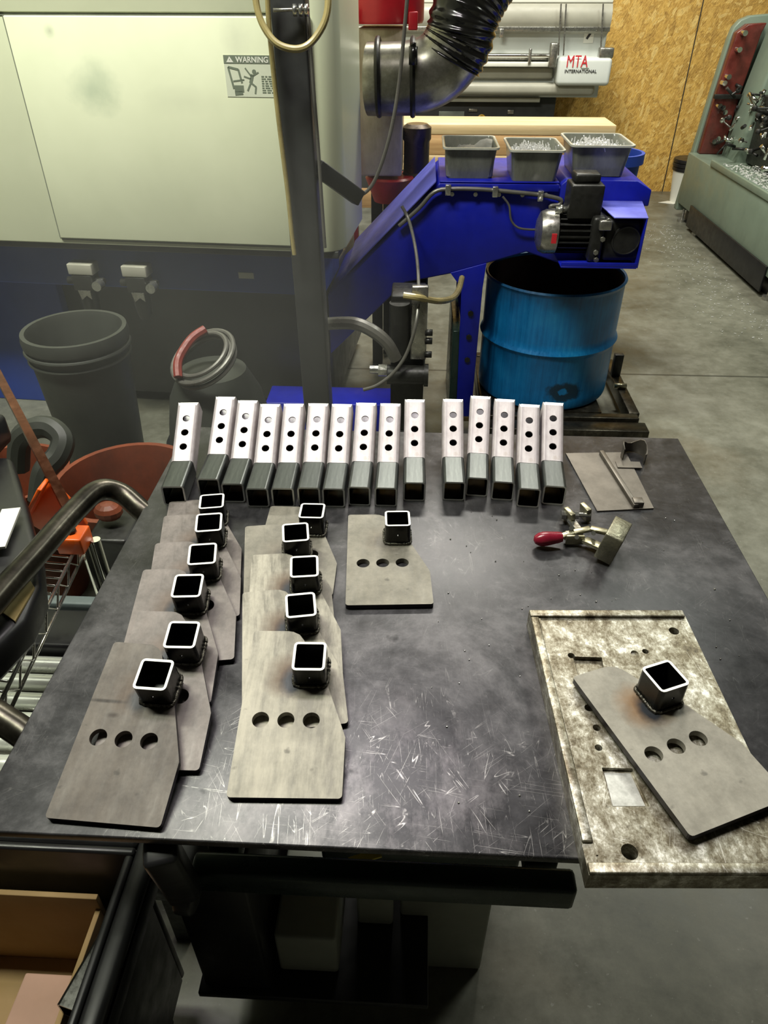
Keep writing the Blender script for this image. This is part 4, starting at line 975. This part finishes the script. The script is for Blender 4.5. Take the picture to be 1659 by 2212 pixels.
# ------------------------------------------------------------------ things under the table
def shelf_box(name, lo, hi, mat, label, cat='box', bevel=.006): return MB().box(lo, hi).build(name, mat, bevel=bevel, label=label, cat=cat)
M['pale_box'] = flat('pale_grey_box', (.30, .32, .27), .5, 0, .12, 12)
q0, q1 = P(640, 1950, .25), P(742, 1950, .25)
shelf_box('dark_toolbox', (-.32, .47, .216), (-.21, .86, .60), M['black'], 'black tool case on the lower shelf under the table', 'tool case')
shelf_box('grey_box', (-.20, .50, .216), (-.10, .74, .34), M['pale_box'], 'pale grey box on the lower shelf, left of two')
shelf_box('grey_box', (-.075, .58, .216), (.0-.012, .79, .36), M['pale_box'], 'pale grey box on the lower shelf, right of two')
shelf_box('green_case', (-.11, .50, .58), (.16, .72, .62), M['green_dark'], 'dark green case hanging just under the table top', 'case')
p = P(780, 1852, .63); MB().bar(P(755, 1862, .622), P(822, 1842, .622), .012, .003).build('yellow_strip', M['yellow'], label='short yellow strap lying on the dark green case under the table edge', cat='strap')
shelf_box('white_carton', (.0, .60, .0), (.16, .80, .50), M['pale_box'], 'tall pale carton on the floor under the table')
# ------------------------------------------------------------------ lumber behind
lb = [('top', .820, .878, -.9, 1.195, M['wood2'], 'long pale plank on top of the lumber stack'), ('mid', .705, .818, -.9, 1.12, M['wood'], 'broad reddish beam in the middle of the lumber stack'), ('low', .66, .703, -.9, .95, M['wood2'], 'pale plank under the broad beam in the lumber stack'), ('low2', .615, .6585, -.9, .95, M['wood2'], 'second pale plank low in the lumber stack')]
for k_, z0, z1, xa, xb, mt_, lab in lb:
    MB().box((xa, 5.0, z0), (xb, 5.35, z1)).build('timber_plank', mt_, bevel=.004, label=lab, cat='timber', group='timber stack behind the conveyor')
rk = empty('timber_rack', (.1, 5.15, 0), 'plain timber rack carrying the lumber stack', 'rack')
for x in (-.8, .1, .85): MB().box((x-.05, 5.03, 0), (x+.05, 5.32, .6145)).build('trestle', M['wood'], rk, bevel=.004)
MB().box((-.85, 5.002, .38), (.92, 5.028, .50)).build('cross_board', M['wood'], rk, bevel=.003)
# blue bin behind conveyor
p = PY(1372, 355, 3.75)
bb = empty('blue_bin', (p.x-.09, 3.85, 0), 'blue plastic bin behind the right tub', 'bin')
zt3 = PY(1372, 336, 3.75).z
LB().lathe([(.09, 0), (.135, zt3-.05), (.15, zt3-.045), (.15, zt3), (.135, zt3), (.13, zt3-.06), (.085, .03), (.0001, .03)], n=32).build('bin_body', M['blue_skirt'], bb)
# ------------------------------------------------------------------ MTA press brake
MY = 6.6
pr = empty('press_brake', (.5, 6.9, 0), 'white long machine with red MTA lettering in front of the chipboard wall', 'machine')
def mz_(py, Y=MY): return PY(1100, py, Y).z
MB().box((-2.2, MY+.06, mz_(212)), (1.40, 7.3, mz_(4))).build('upper_beam', M['white'], pr, bevel=.01)
MB().box((-2.2, MY+.02, mz_(6)), (1.40, MY+.059, mz_(-3))).build('top_trim', M['label_white'], pr, bevel=.004)
mb = MB(); mb.lathe([(.11, -2.2), (.11, 1.40)], (0, MY+.09, mz_(38)), (1, 0, 0), 24, True); mb.build('roll_cover', M['grey_paint'], pr)
MB().box((-2.2, MY-.02, mz_(68)), (1.40, MY+.059, mz_(57))).build('slide_rail', M['steel'], pr, bevel=.004)
MB().box((-2.2, MY+.0, mz_(129)), (1.02, MY+.058, mz_(116))).build('lower_rail', M['steel'], pr, bevel=.004)
MB().cyl((-2.2, MY-.02, mz_(120)), (1.02, MY-.02, mz_(120)), .014, n=12).build('chrome_rod', M['chrome'], pr)
MB().box((-2.2, MY-.06, mz_(143)), (1.02, MY+.055, mz_(133))).build('front_lip', M['label_white'], pr, bevel=.004)
MB().box((-2.2, MY+.02, mz_(172)), (1.02, MY+.058, mz_(146))).build('recess_band', M['grey_paint'], pr, bevel=.02)
MB().box((-2.2, MY-.05, mz_(205)), (1.35, MY+.056, mz_(178))).build('front_roll', M['grey_paint'], pr, bevel=.035, seg=6)
MB().box((1.03, MY-.11, mz_(182)), (1.44, MY+.055, mz_(121))).build('end_housing', M['white'], pr, bevel=.03, seg=5)
hz1 = mz_(146, MY-.115)
a = PY(1222, 148, MY-.113); b = PY(1258, 148, MY-.113)
text('brand_letters', 'MTA', .112, M['ink_red'], pr, (PY(1222, 145, MY-.113).x, MY-.113, PY(1222, 145, MY-.113).z), (R(90), 0, 0), .0015, .72, 0)
text('brand_subline', 'INTERNATIONAL', .030, M['ink_black'], pr, (PY(1219, 157, MY-.113).x, MY-.113, PY(1219, 157, MY-.113).z), (R(90), 0, 0), .001, 1.05, .0004)
a = PY(1255, 148, MY-.113); MB().box((a.x, MY-.114, a.z), (a.x+.06, MY-.1125, a.z+.004)).build('brand_underline', M['ink_grey'], pr)
for px in (1212, 1223, 1303): MB().bar(PY(px, 8, MY-.05), PY(px-6, 120, MY-.05), .010, .010).build('hang_rod', M['steel'], pr)
a = PY(1266, 70, MY-.01); b = PY(1284, 94, MY-.01); k_ = MB().box((a.x, MY+.052, b.z), (b.x, MY+.0585, a.z)).build('notice_label', M['label_white'], pr)
MB().prism([(a.x+.015, b.z+.03), (a.x+.03, b.z+.022), (a.x+.06, b.z+.07), (a.x+.045, b.z+.075)], XZ, MY+.050, MY+.0515).build('notice_mark', M['ink_black'], k_)
a = PY(1084, 62, MY-.05); MB().box((a.x-.015, MY-.04, a.z-.06), (a.x+.02, MY-.021, a.z)).build('rail_clamp', M['steel'], pr, bevel=.004)
a = PY(1145, 118, MY-.06); MB().box((a.x-.01, MY-.08, a.z-.06), (a.x+.01, MY-.035, a.z+.04)).build('rod_stop', M['steel'], pr, bevel=.004)
a = PY(1195, 112, MY-.06); MB().box((a.x-.03, MY-.10, a.z-.10), (a.x+.03, MY-.03, a.z+.06)).build('rod_bracket', M['steel'], pr, bevel=.01)
a = PY(1310, 112, MY-.06); MB().box((a.x-.06, MY-.10, a.z-.04), (a.x+.05, MY-.03, a.z+.03)).build('end_latch', M['steel'], pr, bevel=.01)
MB().box((-2.2, MY+.03, mz_(222)), (.94, MY+.2, mz_(212))).build('bottom_ledge', M['grey_paint'], pr, bevel=.004)
cbn = MB().box((-2.2, MY+.10, 0), (1.08, 7.25, mz_(212)-.003)).build('lower_cabinet', M['dark_cab'], pr, bevel=.01)
a, b = PY(948, 240, MY+.09), PY(1002, 266, MY+.09); MB().box((a.x, MY+.085, b.z-.02), (b.x, MY+.0995, a.z)).build('display', M['screen'], pr, bevel=.004)
a = PY(1040, 257, MY+.09); MB().torus((a.x, MY+.09, a.z), .028, .007, (0, 1, 0), 24).build('amber_ring', M['amber'], pr)
for (px, py, w_, h_) in ((1022, 238, .035, .02), (1103, 242, .025, .03), (1103, 262, .025, .03)):
    a = PY(px, py, MY+.09); MB().box((a.x-w_, MY+.085, a.z-h_*.5), (a.x+w_, MY+.0995, a.z+h_*.5)).build('switch_plate', M['steel'], pr, bevel=.003)
# ------------------------------------------------------------------ right machine
rm = empty('green_turning_machine', (2.6, 5.3, 0), 'grey green machine tool with maroon guard at the right edge', 'machine')
X0 = 2.14
def Q(px, py, X): v = PX(px, py, X); return (v.y, v.z)
yf = 6.5
# end slab with curved top
prof = [(2.145, .06), (2.178, .483), (2.213, .907), (2.245, 1.25), (2.262, 1.33), (2.30, 1.375), (2.36, 1.40), (2.62, 1.42), (2.9, 1.42), (2.9, .06)]
MB().prism(prof, XZ, 6.42, 6.5).build('end_panel', M['green'], rm, bevel=.01)
prof2 = [(2.20, .50), (2.225, .907), (2.262, 1.30), (2.33, 1.352), (2.46, 1.36), (2.44, 1.30), (2.40, .907), (2.38, .50)]
MB().prism(prof2, XZ, 6.335, 6.418).build('maroon_guard', M['maroon'], rm, bevel=.008)
MB().prism([(2.36, .45), (2.40, .907), (2.47, 1.36), (2.60, 1.40), (2.95, 1.40), (2.95, .45)], XZ, 6.0, 6.332).build('headstock', M['green'], rm, bevel=.02)
MB().prism([(2.50, 1.34), (2.56, 1.46), (2.95, 1.50), (2.95, 1.34)], XZ, 5.4, 5.98).build('top_housing', M['green'], rm, bevel=.02)
# lower tray: sloping top edge towards the viewer
MB().box((2.14, 3.3, .125), (2.9, 6.415, .50)).build('base_cabinet', M['green'], rm, bevel=.006)
MB().box((2.13, 3.3, .50), (2.16, 5.86, .545)).build('tray_lip', M['green'], rm, bevel=.006)
MB().box((2.19, 3.3, .0), (2.85, 6.30, .1245)).build('plinth', M['black'], rm, bevel=.006)
MB().box((2.126, 4.5, .03), (2.138, 6.05, .185)).build('kick_strip', M['black'], rm, bevel=.002)
for y in (4.45, 5.9, 6.3): MB().cyl((2.17, y, 0), (2.17, y, .02), .035, n=14).cyl((2.17, y, .02), (2.17, y, .1), .010, n=8).build('leveling_foot', M['steel'], rm)
# tooling area
MB().box((2.42, 3.3, .505), (2.95, 5.98, .95)).build('tool_bed', M['cast'], rm, bevel=.02)
MB().box((2.40, 4.6, .70), (2.52, 5.1, 1.15)).build('slide_block', M['green'], rm, bevel=.02)
MB().box((2.55, 5.2, .95), (2.95, 5.8, 1.30)).build('spindle_head', M['green'], rm, bevel=.03)
r6 = random.Random(11)
for i in range(84):
    y = r6.uniform(4.9, 6.3); z = r6.uniform(.58, .98); x = 2.36+r6.uniform(-.06, .05)
    L_ = r6.uniform(.03, .12); d = Vector((r6.uniform(-1, 1), r6.uniform(-1, 1), r6.uniform(-.6, .6))).normalized()
    c0 = Vector((x, y, z)); mb = MB(); mb.cyl(c0, c0+d*L_, r6.uniform(.006, .014), n=10)
    if i % 3 == 0: mb.ball(c0+d*L_, .020, 10)
    mb.build('control_lever', M['chrome'] if i % 2 else M['cast'], rm)
for i in range(9):
    x = 2.27+.03*math.sin(i); z = [.60, .62, .80, .83, .84, .99, 1.03, 1.20, 1.30][i]; y = 6.30
    MB().cyl((x, y-.03, z), (x, y+.034, z), .018, n=12).build('chrome_knob', M['chrome'], rm)
MB().box((2.20, 6.30, .885), (2.42, 6.334, .915)).build('dark_band', M['cast'], rm, bevel=.003)
mb = MB()
for i in range(420):
    y = r6.uniform(4.5, 5.75); x = 2.17+r6.uniform(0, .24); z = .503+r6.uniform(.0, .035)
    c0 = Vector((x, y, z)); d = Vector((r6.uniform(-1, 1), r6.uniform(-1, 1), r6.uniform(-.3, .5))).normalized()*r6.uniform(.006, .016); mb.bar(c0-d, c0+d, .005, .004, up=(.1, .2, .9))
mb.build('swarf_heap', M['chips'], label='heap of bright swarf lying in the tray of the green machine', cat='metal swarf', kind='stuff')
mb = MB()
for i in range(330):
    t = r6.random(); y = 6.2-2.4*t; x = 2.04-abs(r6.gauss(0, .20)); 
    c0 = Vector((x, y, .003)); d = Vector((r6.uniform(-1, 1), r6.uniform(-1, 1), 0)).normalized()*r6.uniform(.002, .007); mb.bar(c0-d, c0+d, .003, .002)
mb.build('floor_swarf', M['chips'], label='bright metal chips scattered over the floor beside the green machine', cat='metal swarf', kind='stuff')
# pails by the wall
pp = PY(1462, 390, 7.0); wp = empty('white_pail', (pp.x+.10, 7.0, 0), 'white pail with black lids stacked on it, by the chipboard wall', 'pail')
LB().lathe([(.12, 0), (.145, .24), (.15, .26), (.0001, .26)], n=28).build('pail_body', M['label_white'], wp)
for z, r_ in ((.262, .155), (.295, .16), (.328, .158)): LB().lathe([(.0001, z), (r_, z), (r_+.004, z+.012), (r_, z+.028), (.0001, z+.028)], n=28).build('black_lid', M['black'], wp)
p = P(1446, 438, 0); MB().prism([(p.x-.10, p.y), (p.x+.02, p.y-.06), (p.x+.09, p.y+.01), (p.x-.0, p.y+.06)], XY, .001, .003).build('paper_sheet', M['label_white'], label='white paper scrap on the floor by the end of the green machine', cat='paper')

# ------------------------------------------------------------------ drifting weld smoke
hz_m = bpy.data.materials.new('thin_smoke'); hz_m.use_nodes = True; nt = hz_m.node_tree; nt.nodes.clear()
out = nt.nodes.new('ShaderNodeOutputMaterial'); vs = nt.nodes.new('ShaderNodeVolumeScatter'); tc = nt.nodes.new('ShaderNodeTexCoord')
gr = nt.nodes.new('ShaderNodeMapping'); ln_ = nt.nodes.new('ShaderNodeVectorMath'); ln_.operation = 'LENGTH'
nz = nt.nodes.new('ShaderNodeTexNoise'); nz.inputs['Scale'].default_value = 2.2; nz.inputs['Detail'].default_value = 3
rp = nt.nodes.new('ShaderNodeValToRGB'); rp.color_ramp.elements[0].position = .15; rp.color_ramp.elements[0].color = (1, 1, 1, 1); rp.color_ramp.elements[1].position = 1.0; rp.color_ramp.elements[1].color = (0, 0, 0, 1)
ad = nt.nodes.new('ShaderNodeMath'); ad.operation = 'ADD'; mu = nt.nodes.new('ShaderNodeMath'); mu.operation = 'MULTIPLY'; mu.inputs[1].default_value = .38
sb_ = nt.nodes.new('ShaderNodeMath'); sb_.operation = 'MULTIPLY_ADD'; sb_.inputs[1].default_value = .9; sb_.inputs[2].default_value = -.45
HC = (-.62, 1.75, .85); HR = (.72, .42, .62)
L_ = nt.links.new
L_(tc.outputs['Object'], gr.inputs[0]); gr.inputs['Scale'].default_value = (1/HR[0], 1/HR[1], 1/HR[2])
L_(gr.outputs[0], ln_.inputs[0]); L_(tc.outputs['Object'], nz.inputs['Vector']); L_(nz.outputs['Fac'], sb_.inputs[0])
L_(ln_.outputs['Value'], ad.inputs[0]); L_(sb_.outputs[0], ad.inputs[1]); L_(ad.outputs[0], rp.inputs[0]); L_(rp.outputs[0], mu.inputs[0]); L_(mu.outputs[0], vs.inputs['Density'])
vs.inputs['Color'].default_value = (.86, .87, .80, 1); vs.inputs['Anisotropy'].default_value = .2
L_(vs.outputs[0], out.inputs['Volume'])
LB().box((-HR[0], -HR[1], -HR[2]), HR).build('smoke_haze', hz_m, loc=HC, label='thin grey smoke drifting before the cream machine behind the table', cat='smoke', kind='stuff')
